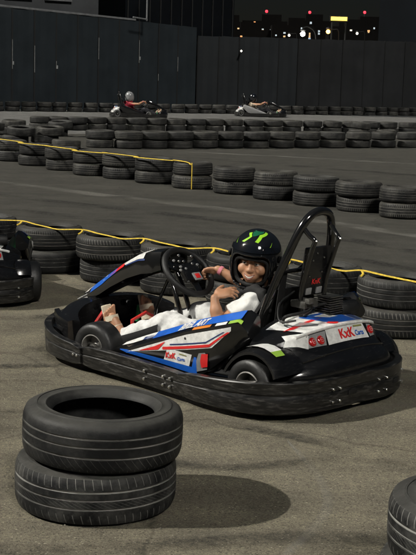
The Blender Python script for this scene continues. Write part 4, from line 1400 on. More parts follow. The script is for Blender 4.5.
        t = v - i
        x = K[i][0] * (1 - t) + K[i + 1][0] * t
        z = K[i][1] * (1 - t) + K[i + 1][1] * t
        if i == 2:
            x += 0.012 * math.sin(math.pi * t)
            z += 0.010 * math.sin(math.pi * t)
        if i == 3:
            x -= 0.012 * math.sin(math.pi * t)
        nrm = [(0.2, 1.0), (-0.85, 0.5), (-0.5, 0.85), (-1, 0.1)][i]
        return Vector((x + nrm[0] * off, y, z + nrm[1] * off))
    vs_ = [0, .25, .5, .75, 1, 1.25, 1.5, 1.75, 2, 2.15, 2.3, 2.45, 2.6, 2.75, 2.9, 3, 3.25, 3.5, 3.75, 4]
    mb = MB()
    secs = []
    for y in ys:
        row = [tail(y, v) for v in vs_]
        row += [row[-1] + Vector((0.04, 0, 0)), row[-5] + Vector((0.05, 0, 0)), row[8] + Vector((0.05, 0, 0)), row[4] + Vector((0.05, 0, -0.03)), row[0] + Vector((0, 0, -0.02))]
        secs.append(row)
    mb.loft(secs)
    cover = part('rear_cover', mb, M['black'], root)
    def stickt(polys, m, off=0.003, nm='decal', sub=0.05):
        return part(nm, poly_mesh(polys, lambda u, v: tail(u, v, off), sub), M[m], cover)
    stickt([[(0.335, 0.15), (0.24, 0.98), (-0.24, 0.98), (-0.30, 0.12)]], 'white')
    stickt([[(0.12, 0.30), (0.02, 0.92), (-0.16, 0.92), (-0.15, 0.30)]], 'blue', 0.0045)
    stickt([[(0.24, 0.55), (0.13, 0.88), (0.10, 0.80), (0.16, 0.50)]], 'grey_decal', 0.0045)
    stickt([[(0.06, 0.85), (0.01, 0.98), (-0.02, 0.90), (0.03, 0.80)]], 'red', 0.006)
    stickt([[(0.04, 0.42), (-0.03, 0.62), (-0.10, 0.60), (-0.06, 0.38)]], 'white', 0.006)
    stickt([[(-0.17, 0.30), (-0.17, 0.9), (-0.23, 0.9), (-0.24, 0.3)]], 'navy', 0.0045)
    stickt([[(0.30, 0.60), (0.25, 0.70), (-0.02, 0.55), (-0.02, 0.50)]], 'red', 0.0045)
    # pale edge rail over the band
    part('deck_edge', MB().tube([tail(0.30 - 0.60 * k / 24, 1.02, 0.006) for k in range(25)], 0.0085, 8), M['white'], cover)
    stickt([[(0.33, 0.75), (0.36, 1.3), (0.30, 1.55), (0.255, 1.85), (0.23, 1.15), (0.25, 1.0)]], 'white')
    stickt([[(0.245, 1.15), (0.268, 1.80), (0.14, 1.93), (0.12, 1.15)]], 'grey_decal')
    stickt([[(-0.205, 1.15), (-0.205, 1.90), (-0.26, 1.80), (-0.25, 1.15)]], 'grey_decal')
    lights = ((0.220, 1.55), (0.168, 1.58), (-0.225, 1.50))
    for y, v in lights:
        c = tail(y, v, 0.004)
        q = Vector((-0.85, 0, 0.5)).normalized().to_track_quat('Z', 'Y').to_matrix()
        lo = part('tail_light', MB().lathe([(0.0005, 0.010), (0.014, 0.009), (0.021, 0.004), (0.0225, -0.006)], 20, 'Z', c, q), M['lens_red'], cover)
        star = MB()
        for k in range(8):
            a = math.pi / 4 * k
            star.box(c + q @ Vector((0.010 * math.cos(a), 0.010 * math.sin(a), 0.0098)), (0.003, 0.003, 0.002))
        star.box(c + q @ Vector((0, 0, 0.0102)), (0.004, 0.004, 0.002))
        part('led_dots', star, M['white'], lo)
    lb = stickt([[(0.120, 1.10), (0.128, 1.96), (-0.190, 1.96), (-0.170, 1.10)]], 'white', 0.005, 'label_plate')
    def lab(u, v):
        return tail(-u, 1.82 - v / 0.082 * 0.92, 0.0075)
    part('lettering', text_mesh('KxK', 0.066, lambda u, v: lab(u - 0.035, v + 0.004), 0.0018, 0.0, 'LEFT', 0.92), M['red'], cover)
    part('lettering', text_mesh('Carts', 0.036, lambda u, v: lab(u + 0.083, v + 0.006), 0.0008, 0.0, 'LEFT', 0.86), M['blue'], cover)
    stickt([[(-0.085, 1.18), (-0.085, 1.28), (-0.155, 1.28), (-0.155, 1.18)]], 'olive', 0.0075)
    # swage line and screw on the tail
    part('swage', MB().tube([tail(0.32 - 0.72 * k / 24, 2.55 + 0.35 * (k / 24 - 0.5) ** 2, 0.002) for k in range(25)], 0.005, 6), M['black'], cover)
    part('bolt', MB().lathe([(0.0005, 0.006), (0.006, 0.004), (0.006, -0.004)], 8, 'Z', tail(-0.36, 2.7, 0.004), Vector((-0.6, 0, 0.8)).to_track_quat('Z', 'Y').to_matrix()), M['bright_metal'], cover)
    # ---- mudguards over the rear wheels
    for s in (1, -1):
        secs = []
        for k in range(19):
            a = R(24 + 138 * k / 18)
            rr = (0.178 if s > 0 else 0.150) + 0.012 * math.sin(a * 2)
            def P(rad, y):
                return Vector((-0.01 - rad * math.cos(a), y * s, 0.132 + rad * math.sin(a)))
            iy = 0.0 if s > 0 else -0.075
            secs.append([P(rr - 0.012, 0.335), P(rr, 0.335), P(rr + 0.004, 0.42 + iy), P(rr - 0.002, 0.49 + iy), P(rr - 0.014, 0.515 + iy), P(rr - 0.026, 0.515 + iy), P(rr - 0.018, 0.49 + iy), P(rr - 0.010, 0.42 + iy)])
        mg = part('mudguard', MB().loft(secs), M['black'], root)
        if s > 0:
            def arch(u, v, off=0.003):
                a = R(u)
                rr = 0.184 + 0.012 * math.sin(a * 2) + off
                return Vector((-0.01 - rr * math.cos(a), v, 0.132 + rr * math.sin(a)))
            part('decal', poly_mesh([[(62, 0.40), (62, 0.475), (104, 0.485), (110, 0.40)]], lambda u, v: arch(u, v), 12), M['white'], mg)
            part('decal', poly_mesh([[(52, 0.41), (52, 0.47), (62, 0.475), (62, 0.405)]], lambda u, v: arch(u, v), 12), M['green_decal'], mg)
    return root

def thing_part(name, parent):
    o = bpy.data.objects.new(name, None)
    o.empty_display_size = 0.05
    COL.objects.link(o)
    o.parent = parent
    return o

KARTS = []
kart = make_kart()
kart.location = (0.534, 5.728, 0.0)
kart.rotation_euler = (0, 0, R(137))
KARTS.append(kart)
def place_kart(x, y, rz, label):
    k = copy_tree(kart)
    k.location = (x, y, 0)
    k.rotation_euler = (0, 0, R(rz))
    k['label'] = label
    KARTS.append(k)
    return k
h2 = R(106)
rr = Vector((math.cos(h2), math.sin(h2))) * -0.2 + Vector((-math.sin(h2), math.cos(h2))) * -0.50
place_kart(-1.066 - rr.x, 7.83 - rr.y, 106, 'kart cut off by the left picture edge, showing only its black tail')
K3 = place_kart(-2.478 - 0.75, 42.38, 2, 'far kart on the pale strip driven by the red shirted person')
K4 = place_kart(1.87 - 0.75, 47.3, -6, 'far dim kart with a pale tail, right of the red shirted driver')

# the two far karts carry no stickers on their flanks, only pale tails
def repaint(k, mapping):
    def walk(o):
        for c in [x for x in bpy.data.objects if x.parent == o]:
            base = c.name.split('.')[0]
            if base in ('decal', 'lettering', 'reflector') and o.name.split('.')[0] in ('side_pod', 'steering_fairing'):
                bpy.data.objects.remove(c)
                continue
            if base in mapping:
                c.material_slots[0].link = 'OBJECT'
                c.material_slots[0].material = M[mapping[base]]
            walk(c)
    walk(k)
M['pale_tail'] = mat('pale grey bodywork', (0.42, 0.42, 0.41), 0.35, 0, 0.2, 12)
repaint(K3, {'rear_cover': 'pale_tail', 'mudguard': 'pale_tail'})
repaint(K4, {'rear_cover': 'pale_tail', 'mudguard': 'pale_tail', 'side_pod': 'grey_decal'})

# ------------------------------------------------------------------ people: one skin per body, grown from rounded limbs on a grid
def V(*a):
    return np.array(a, dtype=float)

class Solid:
    """smooth union of rounded cones and ellipsoids, meshed with surface nets"""
    def __init__(self):
        self.pr = []
    def cone(self, a, b, ra, rb, k=0.02):
        self.pr.append(('c', np.array(a, float), np.array(b, float), ra, rb, k, 1))
        return self
    def ell(self, c, r, rot=None, k=0.02, sign=1):
        self.pr.append(('e', np.array(c, float), np.array(r, float), np.eye(3) if rot is None else np.array(rot), 0, k, sign))
        return self
    def box(self, c, hs, rot=None, rd=0.01, k=0.01, sign=1):
        self.pr.append(('b', np.array(c, float), np.array(hs, float), np.eye(3) if rot is None else np.array(rot), rd, k, sign))
        return self
    def prim(self, p, P):
        if p[0] == 'c':
            a, b, ra, rb = p[1:5]
            d = b - a
            l2 = float(d @ d) + 1e-12
            t = np.clip(((P - a) @ d) / l2, 0, 1)
            q = P - (a + t[..., None] * d)
            return np.sqrt((q * q).sum(-1)) - (ra + (rb - ra) * t)
        if p[0] == 'e':
            q = (P - p[1]) @ p[3]
            k0 = np.sqrt(((q / p[2]) ** 2).sum(-1))
            k1 = np.sqrt(((q / p[2] ** 2) ** 2).sum(-1)) + 1e-9
            return k0 * (k0 - 1) / k1
        q = np.abs((P - p[1]) @ p[3]) - (p[2] - p[4])
        return np.sqrt((np.maximum(q, 0) ** 2).sum(-1)) + np.minimum(q.max(-1), 0) - p[4]
    def bounds(self, p):
        if p[0] == 'c':
            r = max(p[3], p[4])
            return np.minimum(p[1], p[2]) - r, np.maximum(p[1], p[2]) + r
        r = float(np.linalg.norm(p[2])) if p[0] == 'b' else float(p[2].max())
        return p[1] - r, p[1] + r
    def value(self, P):
        F = np.full(P.shape[:-1], 1.0)
        for p in self.pr:
            F = self.blend(F, self.prim(p, P), p[5], p[6])
        return F
    @staticmethod
    def blend(F, d, k, sign):
        if sign > 0:
            h = np.clip(0.5 + 0.5 * (F - d) / k, 0, 1)
            return F * (1 - h) + d * h - k * h * (1 - h)
        h = np.clip(0.5 - 0.5 * (F + d) / k, 0, 1)
        return F * (1 - h) - d * h + k * h * (1 - h)
    def grid(self, h, pad=0.02, post=None):
        pos = [p for p in self.pr if p[6] > 0]
        lo = np.min([self.bounds(p)[0] for p in pos], 0) - pad
        hi = np.max([self.bounds(p)[1] for p in pos], 0) + pad
        n = np.ceil((hi - lo) / h).astype(int) + 1
        F = np.full(n, 0.2)
        for p in self.pr:
            b0, b1 = self.bounds(p)
            m = 0.012 + p[5] * 1.2
            i0 = np.maximum(0, np.floor((b0 - m - lo) / h).astype(int))
            i1 = np.minimum(n, np.ceil((b1 + m - lo) / h).astype(int) + 1)
            if (i1 <= i0).any():
                continue
            ax = [lo[d] + h * np.arange(i0[d], i1[d]) for d in range(3)]
            P = np.stack(np.meshgrid(*ax, indexing='ij'), -1)
            sl = tuple(slice(i0[d], i1[d]) for d in range(3))
            F[sl] = self.blend(F[sl], self.prim(p, P), p[5], p[6])
        if post is not None:
            ax = [lo[d] + h * np.arange(n[d]) for d in range(3)]
            near = np.abs(F) < 0.06
            P = np.stack(np.meshgrid(*ax, indexing='ij'), -1)[near]
            G = F.copy()
            G[near] = post(P, F[near])
            F = G
        return F, lo, h
    def mesh(self, name, m, h=0.004, post=None, smooth=2):
        F, lo, h = self.grid(h, post=post)
        v, q = surface_net(F)
        v = relax(v, q, smooth) * h + lo
        me = bpy.data.meshes.new(name)
        me.from_pydata(v.tolist(), [], q.tolist())
        for mm in (m if isinstance(m, (list, tuple)) else [m]):
            me.materials.append(mm)
        me.polygons.foreach_set('use_smooth', [True] * len(me.polygons))
        me.update()
        return me

def surface_net(F):
    S = F < 0
    n = np.array(F.shape)
    c = np.zeros(n - 1, int)
    for dx in (0, 1):
        for dy in (0, 1):
            for dz in (0, 1):
                c += S[dx:n[0] - 1 + dx, dy:n[1] - 1 + dy, dz:n[2] - 1 + dz]
    I = np.argwhere((c > 0) & (c < 8))
    idx = np.full(n - 1, -1, int)
    idx[tuple(I.T)] = np.arange(len(I))
    acc = np.zeros((len(I), 3))
    cnt = np.zeros(len(I))
    for ax in range(3):
        o = [d for d in range(3) if d != ax]
        for a in (0, 1):
            for b2 in (0, 1):
                e0 = np.zeros(3, int)
                e0[o[0]], e0[o[1]] = a, b2
                e1 = e0.copy()
                e1[ax] = 1
                f0 = F[tuple((I + e0).T)]
                f1 = F[tuple((I + e1).T)]
                m = (f0 < 0) != (f1 < 0)
                t = f0[m] / (f0[m] - f1[m])
                acc[m] += e0 + (e1 - e0) * t[:, None]
                cnt[m] += 1
    Vt = I + acc / np.maximum(cnt, 1)[:, None]
    quads = []
    for ax in range(3):
        o = [(ax + 1) % 3, (ax + 2) % 3]
        sl0 = [slice(None)] * 3
        sl1 = [slice(None)] * 3
        sl0[ax] = slice(0, -1)
        sl1[ax] = slice(1, None)
        A, B = S[tuple(sl0)], S[tuple(sl1)]
        E = np.argwhere(A != B)
        E = E[(E[:, o[0]] > 0) & (E[:, o[1]] > 0) & (E[:, o[0]] < n[o[0]] - 1) & (E[:, o[1]] < n[o[1]] - 1)]
        fl = A[tuple(E.T)]
        def at(d0, d1):
            q = E.copy()
            q[:, o[0]] += d0
            q[:, o[1]] += d1
            return idx[tuple(q.T)]
        Q = np.stack([at(-1, -1), at(0, -1), at(0, 0), at(-1, 0)], 1)
        Q[~fl] = Q[~fl][:, ::-1]
        quads.append(Q[(Q >= 0).all(1)])
    return Vt, np.concatenate(quads)

def relax(v, q, it):
    e = np.concatenate([q[:, [0, 1]], q[:, [1, 2]], q[:, [2, 3]], q[:, [3, 0]]])
    for _ in range(it):
        acc = np.zeros_like(v)
        cnt = np.zeros(len(v))
        np.add.at(acc, e[:, 0], v[e[:, 1]])
        np.add.at(acc, e[:, 1], v[e[:, 0]])
        np.add.at(cnt, e[:, 0], 1)
        np.add.at(cnt, e[:, 1], 1)
        v = v * 0.5 + 0.5 * acc / np.maximum(cnt, 1)[:, None]
    return v

M['skin'] = mat('warm skin', (0.40, 0.205, 0.115), 0.5, 0, 0.10, 30, 0.08, 200)
_b = M['skin'].node_tree.nodes['Principled BSDF']
_b.inputs['Subsurface Weight'].default_value = 0.12
_b.inputs['Subsurface Radius'].default_value = (0.012, 0.005, 0.003)
M['shirt'] = mat('white cotton jersey', (0.62, 0.62, 0.60), 0.85, 0, 0.12, 20, 0.3, 300, sheen=0.2)
M['shirt_black'] = mat('black jersey cloth', (0.006, 0.006, 0.0065), 0.85, 0, 0.2, 20, 0.3, 300)
M['trousers'] = mat('white cotton trousers', (0.56, 0.56, 0.55), 0.88, 0, 0.24, 26, 0.35, 220, sheen=0.2)
M['sandal'] = mat('beige sandal leather', (0.60, 0.53, 0.40), 0.6, 0, 0.2, 40, 0.2, 150)
M['sole'] = mat('tan sandal sole', (0.34, 0.24, 0.14), 0.7, 0, 0.2, 40)
M['helmet'] = mat('glossy black helmet shell', (0.007, 0.008, 0.0095), 0.12, 0, 0.3, 9, 0, 1, 1.0, 0.04)
M['visor'] = mat('smoked visor', (0.005, 0.006, 0.008), 0.06, 0, 0.2, 9, 0, 1, 1.0, 0.03)
M['pad'] = mat('black helmet padding', (0.004, 0.004, 0.004), 0.8, 0, 0.3, 30, 0.3, 200)
M['lime'] = mat('lime green stripe', (0.30, 0.62, 0.03), 0.35, 0, 0.1, 30, 0, 1, 0.5)
M['dk_green'] = mat('dark green stripe', (0.01, 0.11, 0.05), 0.3, 0, 0.1, 30, 0, 1, 0.5)
M['eye_white'] = mat('eye white', (0.62, 0.58, 0.54), 0.25, 0, 0.05, 30)
M['iris'] = mat('dark iris', (0.012, 0.007, 0.005), 0.12, 0, 0.1, 30)
M['hair'] = mat('dark brow hair', (0.012, 0.009, 0.008), 0.7, 0, 0.3, 60)
M['lip'] = mat('lip skin', (0.33, 0.105, 0.08), 0.42, 0, 0.1, 40)
M['mouth'] = mat('mouth inside', (0.035, 0.008, 0.008), 0.6, 0, 0.2, 40)
M['teeth'] = mat('teeth', (0.66, 0.62, 0.54), 0.3, 0, 0.05, 40)
M['pink'] = mat('pink wrist band', (0.60, 0.20, 0.25), 0.5, 0, 0.1, 40)
M['red_shirt'] = mat('crimson jersey', (0.30, 0.012, 0.03), 0.8, 0, 0.15, 15, 0.3, 200)
M['pale_shirt'] = mat('pale tan jersey', (0.42, 0.34, 0.25), 0.8, 0, 0.15, 15, 0.3, 200)
M['white_helmet'] = mat('silver white helmet shell', (0.20, 0.205, 0.21), 0.25, 0, 0.1, 15, 0, 1, 0.6)
M['dark_trousers'] = mat('dark trousers', (0.02, 0.02, 0.024), 0.85, 0, 0.2, 20, 0.3, 200)

def rot_np(yaw, pitch=0.0, roll=0.0):
    return np.array(Matrix.Rotation(yaw, 3, 'Z') @ Matrix.Rotation(pitch, 3, 'Y') @ Matrix.Rotation(roll, 3, 'X'))

def hand(B, wrist, palm_dir, palm_n, side, curl, spread=1.0, size=1.0, thumb_out=0.6, fingers=None):
    """palm and five fingers; palm_dir: wrist -> knuckles, palm_n: normal out of the palm face, side +1 puts the thumb on dir x n"""
    d = palm_dir / np.linalg.norm(palm_dir)
    n = palm_n - d * (palm_n @ d)
    n /= np.linalg.norm(n)
    e = np.cross(d, n) * side
    L = 0.064 * size
    rot = np.stack([d, e, n], 1)
    B.ell(wrist + d * L * 0.55, (0.040 * size, 0.031 * size, 0.0135 * size), rot, 0.012)
    B.ell(wrist + d * L * 0.35 + e * 0.014 * size + n * 0.006, (0.026 * size, 0.016 * size, 0.014 * size), rot, 0.01)
    lens = (0.060, 0.067, 0.062, 0.048)
    rad = (0.0075, 0.0078, 0.0074, 0.0066)
    offs = (0.022, 0.0075, -0.0075, -0.0215)
    for i in range(4):
        c = curl[i] if isinstance(curl, (list, tuple)) else curl
        base = wrist + d * L * (1.0 - 0.06 * abs(i - 1)) + e * offs[i] * size
        fd = d + e * (1.5 - i) * 0.05 * spread
        fd /= np.linalg.norm(fd)
        p = base
        ang = c * 0.55
        seg = (0.45, 0.31, 0.24)
        r0 = rad[i] * size
        for j in range(3):
            dd = fd * math.cos(ang) + n * math.sin(ang)
            q = p + dd * lens[i] * size * seg[j]
            B.cone(p, q, r0 * (1 - 0.07 * j), r0 * (0.93 - 0.09 * j), 0.003 if j else 0.006)
            p = q
            ang += c * 0.85
    t0 = wrist + d * L * 0.22 + e * 0.022 * size
    td = d * 0.62 + e * thumb_out + n * 0.25
    td /= np.linalg.norm(td)
    t1 = t0 + td * 0.026 * size
    td2 = td + d * 0.35 + n * 0.35 * (curl[0] if isinstance(curl, (list, tuple)) else curl)
    td2 /= np.linalg.norm(td2)
    t2 = t1 + td2 * 0.022 * size
    td3 = td2 + d * 0.2 + n * 0.3 * (curl[0] if isinstance(curl, (list, tuple)) else curl)
    td3 /= np.linalg.norm(td3)
    B.cone(t0, t1, 0.0115 * size, 0.0095 * size, 0.008)
    B.cone(t1, t2, 0.0092 * size, 0.0085 * size, 0.003)
    B.cone(t2, t2 + td3 * 0.018 * size, 0.0084 * size, 0.007 * size, 0.003)

def make_driver(label):
    root = thing('person', label, 'person', group='kart drivers')
    HC = V(0.398, 0.015, 0.617)                       # helmet centre
    Hr = rot_np(R(114), R(6), R(-5))                   # looking to the left, towards the photographer
    def hp(x, y, z):
        return HC + Hr @ V(x, y, z)
    J = dict(pel=V(.47, 0, .185), chest=V(.375, .0, .355), neck=V(.365, .005, .465),
             ls=V(.322, .122, .412), rs=V(.420, -.115, .418), le=V(.405, .272, .330), lw=V(.440, .262, .446), re=V(.660, -.220, .425), rw=V(.800, -.150, .502),
             lh=V(.48, .085, .175), lk=V(.815, .195, .240), la=V(1.120, .220, .125), rh=V(.49, -.085, .175), rk=V(.85, -.10, .26), ra=V(1.19, -.085, .135))
    B = Solid()
    # trunk
    B.ell(J['pel'], (.105, .125, .095), rot_np(0, R(25)), 0.05)
    B.cone(J['pel'] + V(-.02, 0, .05), J['chest'], .095, .098, 0.05)
    B.ell(J['chest'] + V(.0, 0, .02), (.082, .125, .105), rot_np(R(22), R(-20)), 0.05)
    B.cone(J['chest'] + V(0, 0, .06), J['neck'], .06, .042, 0.03)
    B.cone(J['neck'], hp(-.02, 0, -.06), .040, .040, 0.02)
    B.cone(J['ls'], J['chest'] + V(0, .04, .06), .044, .05, 0.03)
    B.cone(J['rs'], J['chest'] + V(0, -.04, .06), .044, .05, 0.03)
    # arms
    B.cone(J['ls'], J['le'], .041, .031, 0.02)
    B.cone(J['le'], J['le'] * .5 + J['lw'] * .5, .030, .0275, 0.012)
    B.cone(J['le'] * .5 + J['lw'] * .5, J['lw'], .0275, .0185, 0.012)
    B.cone(J['rs'], J['re'], .041, .031, 0.02)
    B.cone(J['re'], J['re'] * .5 + J['rw'] * .5, .030, .027, 0.012)
    B.cone(J['re'] * .5 + J['rw'] * .5, J['rw'], .027, .0185, 0.012)
    # left hand held up before the chest, fingers bent towards the body
    hand(B, J['lw'] + V(-.002, -.008, .012), V(-.036, -.062, .016), V(.42, -.40, -.80), 1, [0.30, 0.42, 0.52, 0.66], 2.0, 1.0, 0.75)
    # right hand closed round the wheel rim
    hand(B, J['rw'] + V(.012, .004, -.002), V(.075, .030, -.020), V(-.05, .45, -.80), -1, [1.25, 1.3, 1.35, 1.4], 0.6, 0.95, 0.35)
    # legs
    for s, h_, k_, a_ in ((1, 'lh', 'lk', 'la'), (-1, 'rh', 'rk', 'ra')):
        B.cone(J[h_], J[k_], .072, .047, 0.04)
        B.cone(J[k_], J[k_] * .6 + J[a_] * .4 + V(0, 0, -.006), .046, .044, 0.02)
        B.cone(J[k_] * .6 + J[a_] * .4 + V(0, 0, -.006), J[a_], .044, .028, 0.02)
        # foot: heel down on the floor, toes up against the pedal
        heel = J[a_] + V(.02, 0, -.035)
        ball = J[a_] + V(.086, .012 * s, .122)
        B.ell(heel, (.030, .026, .030), None, 0.02)
        B.cone(J[a_], ball - V(.012, 0, .02), .031, .029, 0.02)
        B.cone(heel + V(.01, 0, 0), ball + V(.012, 0, -.02), .022, .018, 0.02)
        up = V(.028, .004 * s, .115)
        up = up / np.linalg.norm(up)
        for i in range(5):
            o = (i - 1.8) * 0.0148
            ln = (0.042, 0.040, 0.036, 0.032, 0.027)[i]
            b0 = ball + V(0.006, o * s, -.002 - 0.004 * i)
            B.cone(b0 - up * .02, b0, .011, .0095, 0.012)
            B.cone(b0, b0 + up * ln * 0.6 + V(-.002, 0, 0), .0092 if i else .011, .0085 if i else .0105, 0.004)
            B.cone(b0 + up * ln * 0.6 + V(-.002, 0, 0), b0 + up * ln + V(-.008, 0, 0), .0085 if i else .0105, .0075 if i else .0095, 0.003)
    # head inside the helmet
    HU = 0.022
    def hp(x, y, z):
        return HC + Hr @ V(x + 0.010, y, z + 0.016)
    def he(c, r, k=0.02, sign=1, extra=None):
        B.ell(hp(*c), r, Hr if extra is None else Hr @ extra, k, sign)
    he((-.018, 0, .012), (.088, .078, .092), 0.03)
    he((.022, 0, -.055), (.058, .064, .068), 0.03)
    he((.060, 0, -.105), (.020, .022, .016), 0.018)
    for s in (1, -1):
        he((.050, .043 * s, -.050), (.031, .027, .028), 0.015)
        B.cone(hp(.078, .016 * s, .008), hp(.066, .046 * s, .006), .009, .008, 0.012)
        he((.096, .030 * s, -.014), (.018, .017, .0115), 0.008, -1)
        he((-.005, .072 * s, -.03), (.018, .010, .028), 0.008)
        B.cone(hp(.089, .011 * s, -.051), hp(.085, .014 * s, -.051), .0075, .0065, 0.006)
    B.cone(hp(.076, 0, -.008), hp(.092, 0, -.045), .006, .0080, 0.012)
    he((.092, 0, -.048), (.0095, .0095, .0078), 0.008)
    he((.070, 0, -.082), (.023, .035, .022), 0.016)
    body = part('body', B.mesh('body', M['skin'], 0.0036, None, 1), None, root)
    # face
    for s in (1, -1):
        c = hp(.0695, .030 * s, -.0145)
        ey = MB()
        def orb(r, fwd, n1=14, n2=10):
            f = Hr @ V(1, -.12, -.02)
            f /= np.linalg.norm(f)
            q = Vector(f).to_track_quat('Z', 'Y').to_matrix()
            pr_ = [(max(1e-4, r * math.sin(math.pi * k / n2)), r * math.cos(math.pi * k / n2)) for k in range(n2 + 1)]
            return pr_, q
        pr_, q = orb(.0125, 1)
        eo = part('eye', MB().lathe(pr_, 18, 'Z', c, q), M['eye_white'], root)
        part('iris', MB().lathe([(.0004, .01305), (.0035, .0129), (.0060, .0118), (.0066, .0112)], 16, 'Z', c, q), M['iris'], eo)
        lid = MB().tube(catmull([hp(.0745, .0155 * s, -.0135), hp(.0840, .023 * s, -.0102), hp(.0838, .033 * s, -.0100), hp(.0735, .045 * s, -.0135)], 5), .0016, 8)
        part('eyelid', lid, M['hair'], eo)
        for zz, yy, rr_ in ((.0066, .0, .0038),):
            part('lid_fold', MB().tube(catmull([hp(.0700, .0140 * s, -.0145 + zz * .4), hp(.0800, .022 * s, -.0145 + zz), hp(.0800, .034 * s, -.0145 + zz), hp(.0690, .0455 * s, -.0145 + zz * .4)], 5), rr_, 10), M['skin'], eo)
        br = MB().tube(catmull([hp(.0875, .011 * s, .0075), hp(.0865, .024 * s, .0105), hp(.079, .038 * s, .0095), hp(.069, .048 * s, .003)], 5), [.0032 - .0012 * abs(t - .4) for t in np.linspace(0, 1, 16)], 8)
        part('eyebrow', br, M['hair'], root)
    def on_face(y, z, off=0.0):
        lo, hi = 0.03, 0.15
        for _ in range(22):
            m_ = (lo + hi) / 2
            if B.value(hp(m_, y, z)[None])[0] < 0:
                lo = m_
            else:
                hi = m_
        return Vector(hp(lo + off, y, z))
    def smile(y, k):
        return -.0835 + k + (.0155 - k * 0.55) * (abs(y) / .0275) ** 1.7
    ysm = np.linspace(-.0275, .0275, 17)
    def gap(y):
        return max(0.0, 1 - (abs(y) / .0275) ** 2.2)
    part('mouth', MB().loft([[on_face(y, smile(y, 0) + t * .0068 * gap(y), .0012) for t in (-1.25, -.5, .2, .95)] for y in ysm], closed_sec=False, caps=False), M['mouth'], root)
    part('teeth', MB().loft([[on_face(y, smile(y, 0) + t * .0068 * max(0, 1 - (abs(y) / .0235) ** 2.4), .0019) for t in (-.42 - .10 * (i % 2), .1, .72)] for i, y in enumerate(np.linspace(-.0232, .0232, 13))], closed_sec=False, caps=False), M['teeth'], root)
    lp_ = MB()
    for sg, wd in ((1, .0013), (-1, .0022)):
        lp_.tube([on_face(y, smile(y, 0) + sg * (.0068 if sg > 0 else .0088) * gap(y), .0002) for y in ysm], [.0006 + wd * gap(y) for y in ysm], 8)
    part('lips', lp_, M['lip'], root)
    # ---- clothes
    def wr(P, F, amp, fr, seed):
        w = np.sin(P[:, 0] * fr + 3 * np.sin(P[:, 2] * fr * .7 + seed)) * np.sin(P[:, 1] * fr * .8 + 2 * np.sin(P[:, 0] * fr * .5 + P[:, 2] * fr * 0.6)) + 0.6 * np.sin((P[:, 0] + P[:, 2]) * fr * 1.7 + 2.2 * np.sin(P[:, 1] * fr))
        return F - amp * w
    T = Solid()
    T.ell(J['pel'] + V(-.01, 0, .02), (.112, .132, .10), rot_np(0, R(25)), 0.05)
    T.cone(J['pel'] + V(-.02, 0, .05), J['chest'], .105, .108, 0.05)
    T.ell(J['chest'] + V(.0, 0, .02), (.092, .136, .112), rot_np(R(22), R(-20)), 0.05)
    T.cone(J['chest'] + V(0, 0, .06), J['neck'] + V(0, 0, -.01), .07, .056, 0.03)
    sl = J['ls'] * .38 + J['le'] * .62
    sr = J['rs'] * .40 + J['re'] * .60
    T.cone(J['ls'], J['chest'] + V(0, .04, .06), .056, .06, 0.03)
    T.cone(J['rs'], J['chest'] + V(0, -.04, .06), .056, .06, 0.03)
    T.cone(J['ls'], sl, .056, .052, 0.025)
    T.cone(J['rs'], sr, .056, .052, 0.025)
    def cut(P, F):
        F = wr(P, F, .0055, 36, 1.0)
        for a_, b_, e_ in ((J['ls'], J['le'], sl), (J['rs'], J['re'], sr)):
            d = (b_ - a_) / np.linalg.norm(b_ - a_)
            near = np.linalg.norm(P - e_, axis=1) < .085
            F = np.where(near, np.maximum(F, (P - e_) @ d), F)
        nd = hp(-.02, 0, -.06) - J['neck']
        nd = nd / np.linalg.norm(nd)
        return np.maximum(F, (P - (J['neck'] + nd * .012)) @ nd)
    shirt = part('shirt', T.mesh('shirt', M['shirt'], 0.0045, cut, 2), None, root)
    # black neck guard and shoulder strap of the suit
    G = Solid()
    G.cone(J['neck'] + V(0, 0, -.02), hp(-.03, 0, -.165), .072, .070, 0.03)
    G.ell(J['neck'] + V(.015, .035, -.025), (.075, .080, .030), rot_np(R(20), R(10), R(-18)), 0.03)
    part('neck_guard', G.mesh('neck_guard', M['pad'], 0.005, None, 2), None, shirt)
    ST = Solid()
    pts = [J['chest'] + V(.105, .015, -.055), J['chest'] + V(.098, .045, .02), J['chest'] + V(.06, .085, .085), J['ls'] + V(.01, -.035, .058), J['ls'] + V(-.05, -.02, .045), J['ls'] + V(-.10, -.01, -.02)]
    for a_, b_ in zip(pts, pts[1:]):
        ST.cone(a_ + V(-.006, .008, .016), b_ + V(-.006, .008, .016), .022, .022, 0.02)
    part('shoulder_strap', ST.mesh('shoulder_strap', M['shirt_black'], 0.005, None, 2), None, shirt)
    PT = Solid()
    PT.ell(J['pel'], (.115, .135, .105), rot_np(0, R(25)), 0.05)
    ends = []
    for s, h_, k_, a_ in ((1, 'lh', 'lk', 'la'), (-1, 'rh', 'rk', 'ra')):
        a2 = J[a_] + (J[k_] - J[a_]) * .06
        PT.cone(J[h_], J[k_], .085, .066, 0.05)
        PT.cone(J[k_], J[k_] * .5 + a2 * .5 + V(0, 0, -.008), .066, .064, 0.03)
        PT.cone(J[k_] * .5 + a2 * .5 + V(0, 0, -.008), a2, .064, .056, 0.03)
        ends.append((a2, (J[a_] - J[k_]) / np.linalg.norm(J[a_] - J[k_])))
    def cutp(P, F):
        F = wr(P, F, .0065, 30, 2.0) + .0025 * np.sin(P[:, 0] * 95 + 4 * np.sin(P[:, 1] * 22) + P[:, 2] * 40)
        for e_, d in ends:
            near = np.linalg.norm(P - e_, axis=1) < .10
            F = np.where(near, np.maximum(F, (P - e_) @ d), F)
        return F
    trs = part('trousers', PT.mesh('trousers', M['trousers'], 0.005, cutp, 2), None, root)
    # dark side stripe of the left leg
    sp_ = MB()
    rows = []
    k_, a_ = J['lk'], ends[0][0]
